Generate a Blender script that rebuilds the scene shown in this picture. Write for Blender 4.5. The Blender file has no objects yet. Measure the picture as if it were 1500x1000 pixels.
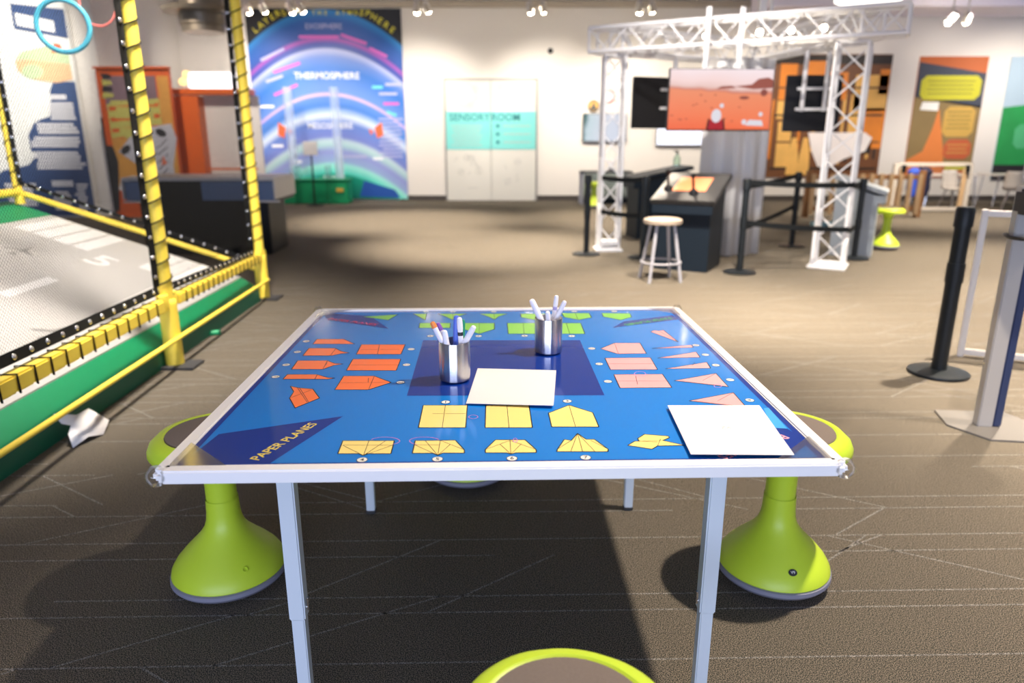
import bpy, bmesh, math, random
from mathutils import Vector, Matrix
R = math.radians
random.seed(7)
C = bpy.context.scene.collection
SC = bpy.context.scene

# ---------------------------------------------------------------- materials
MATS = {}
def mat(name, col, rough=.6, metal=0., bump=0., bscale=60., var=0., coat=0., emit=None, estr=0., spec=.5):
    if name in MATS: return MATS[name]
    m = bpy.data.materials.new(name); m.use_nodes = True
    nt = m.node_tree; b = nt.nodes['Principled BSDF']
    b.inputs['Base Color'].default_value = (*col, 1)
    b.inputs['Roughness'].default_value = rough
    b.inputs['Metallic'].default_value = metal
    b.inputs['Coat Weight'].default_value = coat
    b.inputs['Specular IOR Level'].default_value = spec
    tc = nt.nodes.new('ShaderNodeTexCoord')
    if var > 0:
        n = nt.nodes.new('ShaderNodeTexNoise'); n.inputs['Scale'].default_value = bscale*.3; n.inputs['Detail'].default_value = 4
        nt.links.new(tc.outputs['Object'], n.inputs['Vector'])
        mx = nt.nodes.new('ShaderNodeMix'); mx.data_type = 'RGBA'
        mx.inputs[6].default_value = (*[c*(1-var) for c in col], 1); mx.inputs[7].default_value = (*[min(1, c*(1+var)) for c in col], 1)
        nt.links.new(n.outputs['Fac'], mx.inputs[0]); nt.links.new(mx.outputs[2], b.inputs['Base Color'])
    if bump > 0:
        n2 = nt.nodes.new('ShaderNodeTexNoise'); n2.inputs['Scale'].default_value = bscale; n2.inputs['Detail'].default_value = 3
        nt.links.new(tc.outputs['Object'], n2.inputs['Vector'])
        bp = nt.nodes.new('ShaderNodeBump'); bp.inputs['Strength'].default_value = bump; bp.inputs['Distance'].default_value = .01
        nt.links.new(n2.outputs['Fac'], bp.inputs['Height']); nt.links.new(bp.outputs['Normal'], b.inputs['Normal'])
    if emit:
        b.inputs['Emission Color'].default_value = (*emit, 1); b.inputs['Emission Strength'].default_value = estr
    MATS[name] = m
    return m

def clear(name, tint=(1, 1, 1), base=.04, rough=.05):
    m = bpy.data.materials.new(name); m.use_nodes = True; nt = m.node_tree; nt.nodes.clear()
    o = nt.nodes.new('ShaderNodeOutputMaterial'); mx = nt.nodes.new('ShaderNodeMixShader')
    t = nt.nodes.new('ShaderNodeBsdfTransparent'); t.inputs['Color'].default_value = (*tint, 1)
    g = nt.nodes.new('ShaderNodeBsdfGlossy'); g.inputs['Roughness'].default_value = rough
    lw = nt.nodes.new('ShaderNodeLayerWeight'); lw.inputs['Blend'].default_value = .25
    ma = nt.nodes.new('ShaderNodeMath'); ma.operation = 'MULTIPLY_ADD'; ma.inputs[1].default_value = .6; ma.inputs[2].default_value = base
    nt.links.new(lw.outputs['Fresnel'], ma.inputs[0]); nt.links.new(ma.outputs[0], mx.inputs[0])
    nt.links.new(t.outputs[0], mx.inputs[1]); nt.links.new(g.outputs[0], mx.inputs[2]); nt.links.new(mx.outputs[0], o.inputs[0])
    MATS[name] = m
    return m

def ramp_mat(name, expr, stops, rough=.55, emit=0., noise=0.):
    """colour from a scalar of object x,z : expr(nodes, links, x, z) -> socket"""
    m = bpy.data.materials.new(name); m.use_nodes = True; nt = m.node_tree; b = nt.nodes['Principled BSDF']
    tc = nt.nodes.new('ShaderNodeTexCoord'); sp = nt.nodes.new('ShaderNodeSeparateXYZ'); nt.links.new(tc.outputs['Object'], sp.inputs[0])
    def mth(op, a, bb=None):
        n = nt.nodes.new('ShaderNodeMath'); n.operation = op
        for i, v in enumerate((a, bb)):
            if v is None: continue
            if hasattr(v, 'type'): nt.links.new(v, n.inputs[i])
            else: n.inputs[i].default_value = v
        return n.outputs[0]
    v = expr(mth, sp.outputs[0], sp.outputs[2])
    if noise:
        n = nt.nodes.new('ShaderNodeTexNoise'); n.inputs['Scale'].default_value = 3.; nt.links.new(tc.outputs['Object'], n.inputs['Vector'])
        v = mth('ADD', v, mth('MULTIPLY', mth('SUBTRACT', n.outputs['Fac'], .5), noise))
    cr = nt.nodes.new('ShaderNodeValToRGB'); nt.links.new(v, cr.inputs[0])
    e = cr.color_ramp.elements
    e[0].position, e[0].color = stops[0][0], (*stops[0][1], 1)
    e[1].position, e[1].color = stops[1][0], (*stops[1][1], 1)
    for p, c in stops[2:]:
        q = e.new(p); q.color = (*c, 1)
    nt.links.new(cr.outputs[0], b.inputs['Base Color']); b.inputs['Roughness'].default_value = rough
    if emit:
        nt.links.remove(b.inputs['Base Color'].links[0]); b.inputs['Base Color'].default_value = (.02, .02, .02, 1)
        nt.links.new(cr.outputs[0], b.inputs['Emission Color']); b.inputs['Emission Strength'].default_value = emit
    MATS[name] = m
    return m

# ---------------------------------------------------------------- mesh builder
TXT = {}
class MB:
    def __init__(s): s.bm = bmesh.new(); s.mats = []
    def mi(s, m):
        if m not in s.mats: s.mats.append(m)
        return s.mats.index(m)
    def face(s, vs, i, smooth=False):
        try:
            f = s.bm.faces.new(vs); f.material_index = i; f.smooth = smooth
            return f
        except ValueError: return None
    def box(s, m, c, d, bev=0., rz=0., M=None):
        i = s.mi(m); b2 = bmesh.new(); bmesh.ops.create_cube(b2, size=1)
        for v in b2.verts: v.co = Vector((v.co.x*d[0], v.co.y*d[1], v.co.z*d[2]))
        if bev: bmesh.ops.bevel(b2, geom=b2.edges[:], offset=bev, segments=2, affect='EDGES', clamp_overlap=True)
        T = Matrix.Translation(c) @ Matrix.Rotation(rz, 4, 'Z')
        if M: T = M
        s.add(b2, T, i); return s
    def add(s, b2, T, i, smooth=False):
        mp = {}
        for v in b2.verts: mp[v] = s.bm.verts.new(T @ v.co)
        for f in b2.faces: s.face([mp[v] for v in f.verts], i, smooth or f.smooth)
        b2.free()
    def prism(s, m, pts, axis, a, b):
        """polygon pts (2d) extruded along axis between a and b"""
        i = s.mi(m)
        def P(p, t):
            return {'x': (t, p[0], p[1]), 'y': (p[0], t, p[1]), 'z': (p[0], p[1], t)}[axis]
        A = [s.bm.verts.new(P(p, a)) for p in pts]; B = [s.bm.verts.new(P(p, b)) for p in pts]
        s.face(A, i); s.face(B[::-1], i); n = len(pts)
        for k in range(n): s.face([A[k], B[k], B[(k+1) % n], A[(k+1) % n]], i)
        return s
    def poly(s, m, pts):
        s.face([s.bm.verts.new(p) for p in pts], s.mi(m)); return s
    def tube(s, m, pts, r, n=10, closed=False, cap=True):
        i = s.mi(m); pts = [Vector(p) for p in pts]; rings = []; N = len(pts)
        rr = r if isinstance(r, (list, tuple)) else [r]*N
        up = None
        for k in range(N):
            if closed: t = pts[(k+1) % N]-pts[k-1]
            else: t = pts[min(k+1, N-1)]-pts[max(k-1, 0)]
            t.normalize()
            if up is None:
                up = Vector((0, 0, 1)) if abs(t.z) < .9 else Vector((0, 1, 0))
            a = up-t*up.dot(t)
            if a.length < 1e-5: a = t.orthogonal()
            a.normalize(); up = a; b = t.cross(a)
            rings.append([s.bm.verts.new(pts[k]+(a*math.cos(2*math.pi*j/n)+b*math.sin(2*math.pi*j/n))*rr[k]) for j in range(n)])
        for k in range(N if closed else N-1):
            A, B = rings[k], rings[(k+1) % N]
            for j in range(n): s.face([A[j], A[(j+1) % n], B[(j+1) % n], B[j]], i, n > 5)
        if cap and not closed:
            s.face(rings[0][::-1], i); s.face(rings[-1], i)
        return s
    def lathe(s, m, prof, c=(0, 0, 0), n=40, M=None, mod=None):
        i = s.mi(m); rings = []; T = M or Matrix.Translation(c)
        for (r, z) in prof:
            if r < 1e-6: rings.append([s.bm.verts.new(T @ Vector((0, 0, z)))])
            else:
                ring = []
                for j in range(n):
                    a = 2*math.pi*j/n; p = Vector((r*math.cos(a), r*math.sin(a), z))
                    if mod: p = mod(p, a, r, z)
                    ring.append(s.bm.verts.new(T @ p))
                rings.append(ring)
        for A, B in zip(rings, rings[1:]):
            if len(A) == 1 and len(B) == 1: continue
            for j in range(n):
                k = (j+1) % n
                if len(A) == 1: s.face([A[0], B[k], B[j]], i, True)
                elif len(B) == 1: s.face([A[j], A[k], B[0]], i, True)
                else: s.face([A[j], A[k], B[k], B[j]], i, True)
        return s
    def cyl(s, m, a, b, r, n=16): return s.tube(m, [a, b], r, n)
    def text(s, m, t, M, size=1., align='CENTER', ext=0.):
        key = (t, align, ext)
        if key not in TXT:
            cu = bpy.data.curves.new('t', 'FONT'); cu.body = t; cu.align_x = align; cu.align_y = 'CENTER'; cu.extrude = ext; cu.resolution_u = 3; cu.offset = .012
            ob = bpy.data.objects.new('t', cu); me = bpy.data.meshes.new_from_object(ob)
            bpy.data.objects.remove(ob); bpy.data.curves.remove(cu); TXT[key] = me
        b2 = bmesh.new(); b2.from_mesh(TXT[key]); s.add(b2, M @ Matrix.Scale(size, 4), s.mi(m)); return s
    def build(s, name, parent=None, sharp=40, loc=None):
        me = bpy.data.meshes.new(name)
        bmesh.ops.recalc_face_normals(s.bm, faces=s.bm.faces[:])
        s.bm.to_mesh(me); s.bm.free()
        for m in s.mats: me.materials.append(m)
        me.set_sharp_from_angle(angle=R(sharp))
        o = bpy.data.objects.new(name, me); C.objects.link(o)
        if parent: o.parent = parent
        if loc: o.location = loc
        return o

def thing(name, label, cat, loc=(0, 0, 0), rz=0., group=None):
    o = bpy.data.objects.new(name, None); C.objects.link(o); o.empty_display_size = .1
    o.location = loc; o.rotation_euler = (0, 0, rz); o['label'] = label; o['category'] = cat
    if group: o['group'] = group
    return o
def tag(o, label, cat, group=None):
    o['label'] = label; o['category'] = cat
    if group: o['group'] = group
    return o
def struct(o, label=None):
    o['kind'] = 'structure'
    if label: o['label'] = label
    return o
def dup(root, label, loc=None, rz=None, group=None):
    r = root.copy(); C.objects.link(r); r['label'] = label
    if loc: r.location = loc
    if rz is not None: r.rotation_euler = (0, 0, rz)
    if group: r['group'] = group
    for ch in list(root.children):
        c = ch.copy(); C.objects.link(c); c.parent = r
        for g in list(ch.children):
            d = g.copy(); C.objects.link(d); d.parent = c
    return r
TR = Matrix.Translation
def RX(a): return Matrix.Rotation(R(a), 4, 'X')
def RY(a): return Matrix.Rotation(R(a), 4, 'Y')
def RZ(a): return Matrix.Rotation(R(a), 4, 'Z')
# a frame for flat prints on a wall facing -Y : local x -> +X, local y -> +Z
def WALLF(x, y, z): return TR((x, y, z)) @ RX(90)

# palette
WHITE = mat('white_enamel', (.86, .84, .84), .35)
LEGM = mat('grey_leg_paint', (.62, .68, .74), .4)
BLACK = mat('black_plastic', (.008, .008, .010), .45, spec=.3)
RUBBER = mat('dark_rubber', (.03, .03, .033), .7)
LIME = mat('lime_plastic', (.50, .67, .035), .42, bump=.03, bscale=400)
RINGG = mat('grey_rubber_ring', (.20, .20, .26), .6)
PAD = mat('taupe_pad', (.17, .135, .115), .9, bump=.3, bscale=700, var=.12)
PAPER = mat('paper_white', (.72, .70, .70), .7)
STEEL = mat('brushed_steel', (.60, .59, .61), .22, 1.)
_b = STEEL.node_tree.nodes['Principled BSDF']; _b.inputs['Anisotropic'].default_value = .95; _b.inputs['Anisotropic Rotation'].default_value = .25
_t = STEEL.node_tree.nodes.new('ShaderNodeTangent'); _t.direction_type = 'RADIAL'; _t.axis = 'Z'; STEEL.node_tree.links.new(_t.outputs[0], _b.inputs['Tangent'])
YEL = mat('yellow_vinyl', (.95, .72, .08), .5, bump=.15, bscale=25, var=.06)
NETB = mat('black_net_cord', (.008, .008, .008), .7, spec=.2)
GREENF = mat('green_vinyl', (.0, .30, .12), .5, bump=.1, bscale=30, var=.05)
TRUSS = mat('white_truss_paint', (.80, .80, .83), .35)
NAVY = mat('dark_slate_laminate', (.007, .013, .022), .45, var=.1, bscale=20, spec=.25)
PGREY = mat('grey_slate_laminate', (.34, .38, .42), .5)
CHROME = mat('bright_metal', (.75, .75, .78), .2, 1.)
WOOD = mat('pale_wood', (.50, .34, .19), .55, var=.2, bscale=18)
STOOLW = mat('grey_metal_paint', (.42, .42, .47), .4, .3)
WALLM = mat('wall_cream_paint', (.80, .765, .72), .8, bump=.04, bscale=200)
def milky(name, col, k):
    m = bpy.data.materials.new(name); m.use_nodes = True; nt = m.node_tree; nt.nodes.clear()
    o = nt.nodes.new('ShaderNodeOutputMaterial'); mx = nt.nodes.new('ShaderNodeMixShader'); mx.inputs[0].default_value = k
    t = nt.nodes.new('ShaderNodeBsdfTransparent'); d = nt.nodes.new('ShaderNodeBsdfTranslucent'); d2 = nt.nodes.new('ShaderNodeBsdfDiffuse'); ad = nt.nodes.new('ShaderNodeMixShader')
    d.inputs[0].default_value = (*col, 1); d2.inputs[0].default_value = (*col, 1)
    nt.links.new(d.outputs[0], ad.inputs[1]); nt.links.new(d2.outputs[0], ad.inputs[2])
    nt.links.new(t.outputs[0], mx.inputs[1]); nt.links.new(ad.outputs[0], mx.inputs[2]); nt.links.new(mx.outputs[0], o.inputs[0])
    MATS[name] = m
    return m
CLEAR = clear('clear_acrylic')
FILM = clear('clear_film', base=.05, rough=.12)
G={'orange': [[(-0.5271, 0.1959), (-0.5277, 0.2469), (-0.4497, 0.2449), (-0.4091, 0.1928)], [(-0.527, 0.0838), (-0.5281, 0.1549), (-0.4552, 0.153), (-0.4339, 0.1244), (-0.4074, 0.1057), (-0.4285, 0.1003), (-0.45, 0.0818)], [(-0.526, -0.0322), (-0.5291, 0.0409), (-0.4521, 0.0388), (-0.4278, 0.0142), (-0.4049, 0.0086), (-0.4262, -0.0028), (-0.4471, -0.0343)], [(-0.526, -0.1083), (-0.5251, -0.0723), (-0.4521, -0.0742), (-0.4198, -0.1), (-0.4018, -0.1035), (-0.4171, -0.1111)], [(-0.4744, -0.2397), (-0.4763, -0.1976), (-0.4943, -0.1591), (-0.4717, -0.1717), (-0.4369, -0.1806), (-0.4075, -0.2414), (-0.446, -0.3014)], [(-0.3867, 0.0932), (-0.3892, 0.1873), (-0.2663, 0.184), (-0.2667, 0.09)], [(-0.3863, -0.0449), (-0.3878, 0.0502), (-0.2619, 0.0469), (-0.2614, -0.0482)], [(-0.385, -0.187), (-0.3844, -0.088), (-0.3095, -0.0899), (-0.2617, -0.1392), (-0.3071, -0.189)]], 'yellow': [[(-0.17, -0.4167), (-0.1717, -0.2916), (-0.0757, -0.2941), (-0.075, -0.4192)], [(-0.036, -0.4202), (-0.0357, -0.2952), (0.0582, -0.2976), (0.059, -0.4227)], [(0.097, -0.3447), (0.1452, -0.2989), (0.1911, -0.3441), (0.193, -0.4222), (0.098, -0.4197)], [(-0.3061, -0.5362), (-0.3086, -0.4771), (-0.2096, -0.4797), (-0.2082, -0.5387), (-0.2512, -0.5376), (-0.2574, -0.5454), (-0.2672, -0.5372)], [(-0.1691, -0.5378), (-0.1696, -0.4807), (-0.0926, -0.4807), (-0.0738, -0.5252), (-0.0731, -0.5393), (-0.1131, -0.5382), (-0.1214, -0.548), (-0.1301, -0.5388)], [(-0.0341, -0.5393), (-0.0348, -0.5253), (-0.0156, -0.4808), (0.0414, -0.4822), (0.0602, -0.5278), (0.0599, -0.5408), (0.0219, -0.5408), (0.0127, -0.5465), (0.0049, -0.5403)], [(0.098, -0.5377), (0.1002, -0.5268), (0.1174, -0.4822), (0.1303, -0.4876), (0.1462, -0.454), (0.1594, -0.4833), (0.1754, -0.4838), (0.1952, -0.5293), (0.1929, -0.5402)], [(0.2346, -0.5133), (0.2511, -0.4947), (0.2601, -0.495), (0.2595, -0.482), (0.277, -0.4614), (0.3208, -0.4716), (0.3226, -0.4786), (0.3062, -0.4922), (0.3426, -0.5161), (0.2906, -0.5168), (0.2772, -0.5314)]], 'green': [[(-0.4428, 0.5118), (-0.332, 0.5389), (-0.3529, 0.4654)], [(-0.2828, 0.5476), (-0.2378, 0.5464), (-0.235, 0.4623)], [(-0.2008, 0.5454), (-0.1058, 0.543), (-0.1327, 0.5096), (-0.147, 0.462), (-0.1709, 0.5026)], [(-0.0638, 0.5419), (0.0281, 0.5394), (-0.0008, 0.5042), (-0.0149, 0.4615), (-0.0339, 0.5011)], [(0.0711, 0.5383), (0.1631, 0.5359), (0.115, 0.4551), (0.0718, 0.4883)], [(0.2073, 0.5448), (0.2983, 0.5424), (0.2987, 0.4823), (0.2539, 0.4515), (0.2109, 0.4886)], [(0.3403, 0.5413), (0.4331, 0.5328), (0.4288, 0.4829), (0.3868, 0.446), (0.338, 0.4913)], [(-0.2455, 0.3646), (-0.249, 0.4247), (-0.153, 0.4221), (-0.1506, 0.3621)], [(-0.112, 0.4211), (-0.015, 0.4185), (-0.015, 0.3445), (-0.0604, 0.2917), (-0.109, 0.347)], [(0.0249, 0.4175), (0.1229, 0.4149), (0.1196, 0.287), (0.0256, 0.2894)], [(0.1639, 0.4139), (0.2549, 0.4115), (0.2525, 0.2835), (0.1585, 0.2859)]], 'pink': [[(0.2765, 0.1288), (0.3239, 0.1836), (0.3959, 0.1817), (0.3932, 0.0807), (0.3152, 0.0788)], [(0.2752, 0.0418), (0.3963, 0.0426), (0.3926, -0.0583), (0.2746, -0.0562)], [(0.2766, -0.0943), (0.3967, -0.0944), (0.3961, -0.1924), (0.2751, -0.1923)], [(0.4521, 0.3023), (0.4645, 0.317), (0.4783, 0.3126), (0.4945, 0.3192), (0.5071, 0.1898)], [(0.4185, 0.1271), (0.5353, 0.158), (0.5357, 0.135)], [(0.4141, 0.0382), (0.5306, 0.0911), (0.5283, 0.0422)], [(0.4138, -0.0528), (0.5332, -0.001), (0.5288, -0.0509)], [(0.4134, -0.1439), (0.5298, -0.0919), (0.5292, -0.1909)], [(0.4138, -0.2799), (0.5282, -0.2299), (0.5267, -0.3239)]], 'navy': [[(-0.2141, -0.2305), (-0.2201, 0.2278), (0.2297, 0.2161), (0.2312, -0.1881), (0.2318, -0.2392)]], 'navytri': [[(-0.5587, -0.4385), (-0.3333, -0.3504), (-0.4213, -0.5792), (-0.5773, -0.5751)], [(-0.6073, 0.5701), (-0.4195, 0.5212), (-0.3377, 0.36), (-0.5449, 0.4704)], [(0.3464, 0.3541), (0.3954, 0.4308), (0.5665, 0.5073), (0.577, 0.4511)], [(0.5737, -0.3251), (0.5686, -0.441), (0.5849, -0.5065), (0.5119, -0.5826), (0.5388, -0.4353)]], 'skytri': [[(0.5616, -0.3298), (0.5737, -0.3251), (0.5686, -0.441), (0.5408, -0.4353)]]}
LN=[[(-0.453, 0.0839), (-0.4532, 0.1499)], [(-0.4491, -0.1113), (-0.4511, -0.0752)], [(-0.4471, -0.0343), (-0.4512, 0.0378)], [(-0.4756, -0.1696), (-0.4282, -0.2679)], [(-0.4706, -0.1697), (-0.4251, -0.267)], [(-0.4724, -0.2377), (-0.438, -0.1856)], [(-0.3071, -0.189), (-0.3095, -0.0899)], [(-0.3297, 0.0917), (-0.3383, 0.1829)], [(-0.3845, 0.1371), (-0.2766, 0.1343)], [(-0.3841, 0.0001), (-0.2632, -0.0031)], [(-0.3837, -0.138), (-0.2637, -0.1391)], [(-0.3209, -0.1056), (-0.3167, -0.1378)], [(-0.4512, 0.0348), (-0.4463, -0.0043)], [(-0.122, -0.418), (-0.1237, -0.2929)], [(0.012, -0.4215), (0.0102, -0.2974)], [(-0.2574, -0.5454), (-0.2586, -0.4784)], [(-0.2574, -0.5454), (-0.3042, -0.4992)], [(-0.2574, -0.5454), (-0.2112, -0.5016)], [(-0.3041, -0.4982), (-0.2102, -0.5007)], [(-0.2574, -0.5454), (-0.2267, -0.4812)], [(-0.1214, -0.548), (-0.1216, -0.481)], [(-0.1214, -0.548), (-0.1691, -0.4997)], [(-0.1214, -0.548), (-0.1506, -0.4812)], [(-0.1214, -0.548), (-0.1011, -0.4995)], [(-0.1216, -0.481), (-0.0738, -0.5252)], [(-0.1682, -0.5008), (-0.1222, -0.502)], [(0.0127, -0.5465), (0.0124, -0.4815)], [(0.0127, -0.5465), (-0.0071, -0.501)], [(0.0127, -0.5465), (0.0339, -0.5001)], [(-0.0348, -0.5253), (0.0123, -0.4845)], [(0.0602, -0.5278), (0.0123, -0.4845)], [(-0.148, -0.3412), (-0.077, -0.3431)], [(0.1452, -0.2989), (0.146, -0.421)], [(0.1462, -0.454), (0.1459, -0.539)], [(0.1462, -0.454), (0.1239, -0.5384)], [(0.1462, -0.454), (0.1689, -0.5396)], [(0.1002, -0.5268), (0.1303, -0.4876)], [(0.1952, -0.5293), (0.1673, -0.4885)], [(0.2582, -0.4939), (0.294, -0.4999)], [(0.2906, -0.5168), (0.3034, -0.4851)], [(0.2601, -0.495), (0.3062, -0.4922)], [(-0.1518, 0.5442), (-0.147, 0.462)], [(-0.0159, 0.5406), (-0.0149, 0.4615)], [(0.2523, 0.5436), (0.2519, 0.4516)], [(-0.1976, 0.3633), (-0.198, 0.4233)], [(-0.063, 0.4198), (-0.0604, 0.2917)], [(0.0749, 0.4162), (0.0726, 0.2882)], [(0.2099, 0.4126), (0.2075, 0.2847)], [(0.3239, 0.1836), (0.3172, 0.0787)], [(0.4783, 0.3126), (0.5071, 0.1898)], [(0.4814, -0.1457), (0.5298, -0.0919)], [(0.4768, -0.2816), (0.5282, -0.2299)], [(0.4874, -0.0298), (0.5021, -0.0021)], [(0.2729, -0.0071), (0.3959, -0.0104)], [(0.2753, -0.1433), (0.3983, -0.1465)], [(0.4264, -0.1442), (0.5263, -0.1878)], [(0.4268, -0.2803), (0.5199, -0.3177)], [(0.3207, -0.1695), (0.3283, -0.1056)]]
OV={'y': [(-0.1242, -0.2738), (-0.2568, -0.5635), (-0.1208, -0.564), (0.0142, -0.5646), (0.1439, -0.2749), (0.1483, -0.5641)], 'o': [(-0.2445, 0.1374), (-0.2412, -0.0027), (-0.2397, -0.1398), (-0.5523, 0.2245), (-0.5501, 0.1194), (-0.549, 0.0054), (-0.5485, -0.0897)], 'p': [(0.2543, -0.1457), (0.2529, -0.0086), (0.2525, 0.1314), (0.5489, -0.2795), (0.5495, -0.1414), (0.5495, -0.0264), (0.5489, 0.0647), (0.5483, 0.1557)], 'g': [(0.2109, 0.2606), (0.073, 0.2672), (-0.062, 0.2677), (-0.203, 0.2714), (0.3859, 0.5651), (0.252, 0.5686), (-0.0171, 0.5706), (-0.153, 0.5742), (-0.243, 0.5766)]}
MG=[[(-0.2111, -0.4976), (-0.204, -0.4938), (-0.1998, -0.4879), (-0.1987, -0.482), (-0.2015, -0.4759), (-0.2074, -0.4697), (-0.2153, -0.4655), (-0.2242, -0.4633), (-0.2342, -0.463), (-0.2433, -0.4648), (-0.2504, -0.4686), (-0.2545, -0.4745)], [(-0.1246, -0.4779), (-0.1304, -0.4717), (-0.1383, -0.4675), (-0.1482, -0.4653), (-0.1582, -0.465), (-0.1683, -0.4668), (-0.1754, -0.4706), (-0.1795, -0.4765), (-0.1807, -0.4824), (-0.1778, -0.4885), (-0.173, -0.4946), (-0.1641, -0.4989)], [(-0.0515, -0.3628), (-0.0524, -0.3598), (-0.0534, -0.3567), (-0.0563, -0.3546), (-0.0592, -0.3526), (-0.0632, -0.3525), (-0.0663, -0.3544), (-0.0684, -0.3563), (-0.0704, -0.3593), (-0.0705, -0.3623), (-0.0706, -0.3653), (-0.0687, -0.3683), (-0.0657, -0.3704), (-0.0628, -0.3725), (-0.0588, -0.3726), (-0.0557, -0.3707), (-0.0537, -0.3687), (-0.0516, -0.3658), (-0.0515, -0.3628)], [(0.0263, -0.4849), (0.0264, -0.4809), (0.0255, -0.4778), (0.0246, -0.4758), (0.0236, -0.4738), (0.0226, -0.4738), (0.0206, -0.4757), (0.0195, -0.4777), (0.0194, -0.4807), (0.0183, -0.4846), (0.0192, -0.4877), (0.0192, -0.4907), (0.0201, -0.4927), (0.0221, -0.4947), (0.0231, -0.4948), (0.0241, -0.4928), (0.0252, -0.4908), (0.0262, -0.4879), (0.0263, -0.4849)], [(0.3557, -0.0923), (0.3559, -0.0853), (0.355, -0.0803), (0.3521, -0.0762), (0.3472, -0.0741), (0.3422, -0.074), (0.3371, -0.0759), (0.333, -0.0797), (0.3299, -0.0847), (0.3277, -0.0916), (0.3276, -0.0976), (0.3284, -0.1026), (0.3313, -0.1067), (0.3353, -0.1088), (0.3403, -0.1089), (0.3453, -0.1071), (0.3504, -0.1032), (0.3535, -0.0983), (0.3557, -0.0923)], [(0.5153, -0.1846), (0.5164, -0.1816), (0.5155, -0.1776), (0.5136, -0.1755), (0.5116, -0.1745), (0.5086, -0.1744), (0.5046, -0.1753), (0.5015, -0.1772), (0.4994, -0.1811), (0.4974, -0.1841), (0.4972, -0.1881), (0.4972, -0.1911), (0.4991, -0.1941), (0.5021, -0.1952), (0.5051, -0.1953), (0.5081, -0.1944), (0.5112, -0.1914), (0.5142, -0.1885), (0.5153, -0.1846)]]
RWY={'bars': [[(1.433, 4.961), (1.45, 5.431), (1.347, 5.448), (1.316, 4.952)], [(1.296, 4.926), (1.333, 5.441), (1.235, 5.439), (1.195, 4.918)], [(1.178, 4.906), (1.217, 5.425), (1.106, 5.406), (1.07, 4.893)], [(1.05, 4.884), (1.064, 5.397), (0.974, 5.39), (0.951, 4.871)], [(0.643, 4.871), (0.645, 5.167), (0.574, 5.26), (0.509, 4.867)], [(0.507, 4.841), (0.59, 5.376), (0.478, 5.354), (0.407, 4.858)], [(0.401, 4.869), (0.449, 5.347), (0.33, 5.32), (0.357, 4.786)], [(0.801, 3.759), (0.822, 4.215), (0.751, 4.2), (0.766, 3.739)]], 'five': [(0.868, 4.658), (0.777, 4.844), (0.828, 4.928), (0.754, 4.599)], 'plane': [(0.481, 3.435), (0.409, 3.488), (0.39, 3.579), (0.377, 3.501), (0.294, 3.438), (0.374, 3.454), (0.381, 3.394), (0.345, 3.352), (0.406, 3.351), (0.383, 3.43), (0.392, 3.47), (0.462, 3.425)]}
# ================================================================ SETTING
# floor : loop-pile carpet with thin pale broken lines
def carpet():
    m = bpy.data.materials.new('carpet'); m.use_nodes = True; nt = m.node_tree; b = nt.nodes['Principled BSDF']
    tc = nt.nodes.new('ShaderNodeTexCoord')
    n1 = nt.nodes.new('ShaderNodeTexNoise'); n1.inputs['Scale'].default_value = 380; n1.inputs['Detail'].default_value = 3
    mp = nt.nodes.new('ShaderNodeMapping'); mp.inputs['Scale'].default_value = (1, 1, 1)
    nt.links.new(tc.outputs['Object'], mp.inputs[0]); nt.links.new(mp.outputs[0], n1.inputs['Vector'])
    cr = nt.nodes.new('ShaderNodeValToRGB'); e = cr.color_ramp.elements
    e[0].position, e[0].color = .43, (.010, .017, .015, 1); e[1].position, e[1].color = .60, (.240, .195, .152, 1)
    nt.links.new(n1.outputs['Fac'], cr.inputs[0]); nt.links.new(cr.outputs[0], b.inputs['Base Color'])
    bp = nt.nodes.new('ShaderNodeBump'); bp.inputs['Strength'].default_value = .15; bp.inputs['Distance'].default_value = .006
    nt.links.new(n1.outputs['Fac'], bp.inputs['Height']); nt.links.new(bp.outputs[0], b.inputs['Normal'])
    b.inputs['Roughness'].default_value = .95; b.inputs['Specular IOR Level'].default_value = .15
    return m
def carpet_line():
    m = bpy.data.materials.new('carpet_line_yarn'); m.use_nodes = True; nt = m.node_tree; b = nt.nodes['Principled BSDF']
    tc = nt.nodes.new('ShaderNodeTexCoord')
    n1 = nt.nodes.new('ShaderNodeTexNoise'); n1.inputs['Scale'].default_value = 330; n1.inputs['Detail'].default_value = 2
    nt.links.new(tc.outputs['Object'], n1.inputs['Vector'])
    cr = nt.nodes.new('ShaderNodeValToRGB'); e = cr.color_ramp.elements
    e[0].position, e[0].color = .43, (.06, .06, .055, 1); e[1].position, e[1].color = .62, (.36, .335, .315, 1)
    nt.links.new(n1.outputs['Fac'], cr.inputs[0]); nt.links.new(cr.outputs[0], b.inputs['Base Color'])
    b.inputs['Roughness'].default_value = .95; b.inputs['Specular IOR Level'].default_value = .1
    return m
CARPET = carpet(); CLINE = carpet_line()
f = MB(); f.box(CARPET, (1, 6.5, -.05), (26, 19, .1))
def strip(a, b, w):
    a = Vector(a); b = Vector(b); d = (b-a).normalized(); n = Vector((-d.y, d.x))*w*.5
    f.poly(CLINE, [(p.x, p.y, .0006) for p in (a-n, b-n, b+n, a+n)])
ys = []
y0 = 1.15
pat = [.10, .21, .19, .07, .20, .09, .17, .08, .23]
k = 0
while y0 < 9.0:
    ys.append(y0); y0 += pat[k % len(pat)]; k += 1
for i, yy in enumerate(ys):
    x = -5.0+random.random()
    while x < 7:
        l = random.uniform(1.5, 4.5)
        strip((x, yy+.022*x), (x+l, yy+.022*(x+l)), .0055); x += l+random.choice((0, .0, .3, .8))
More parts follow.
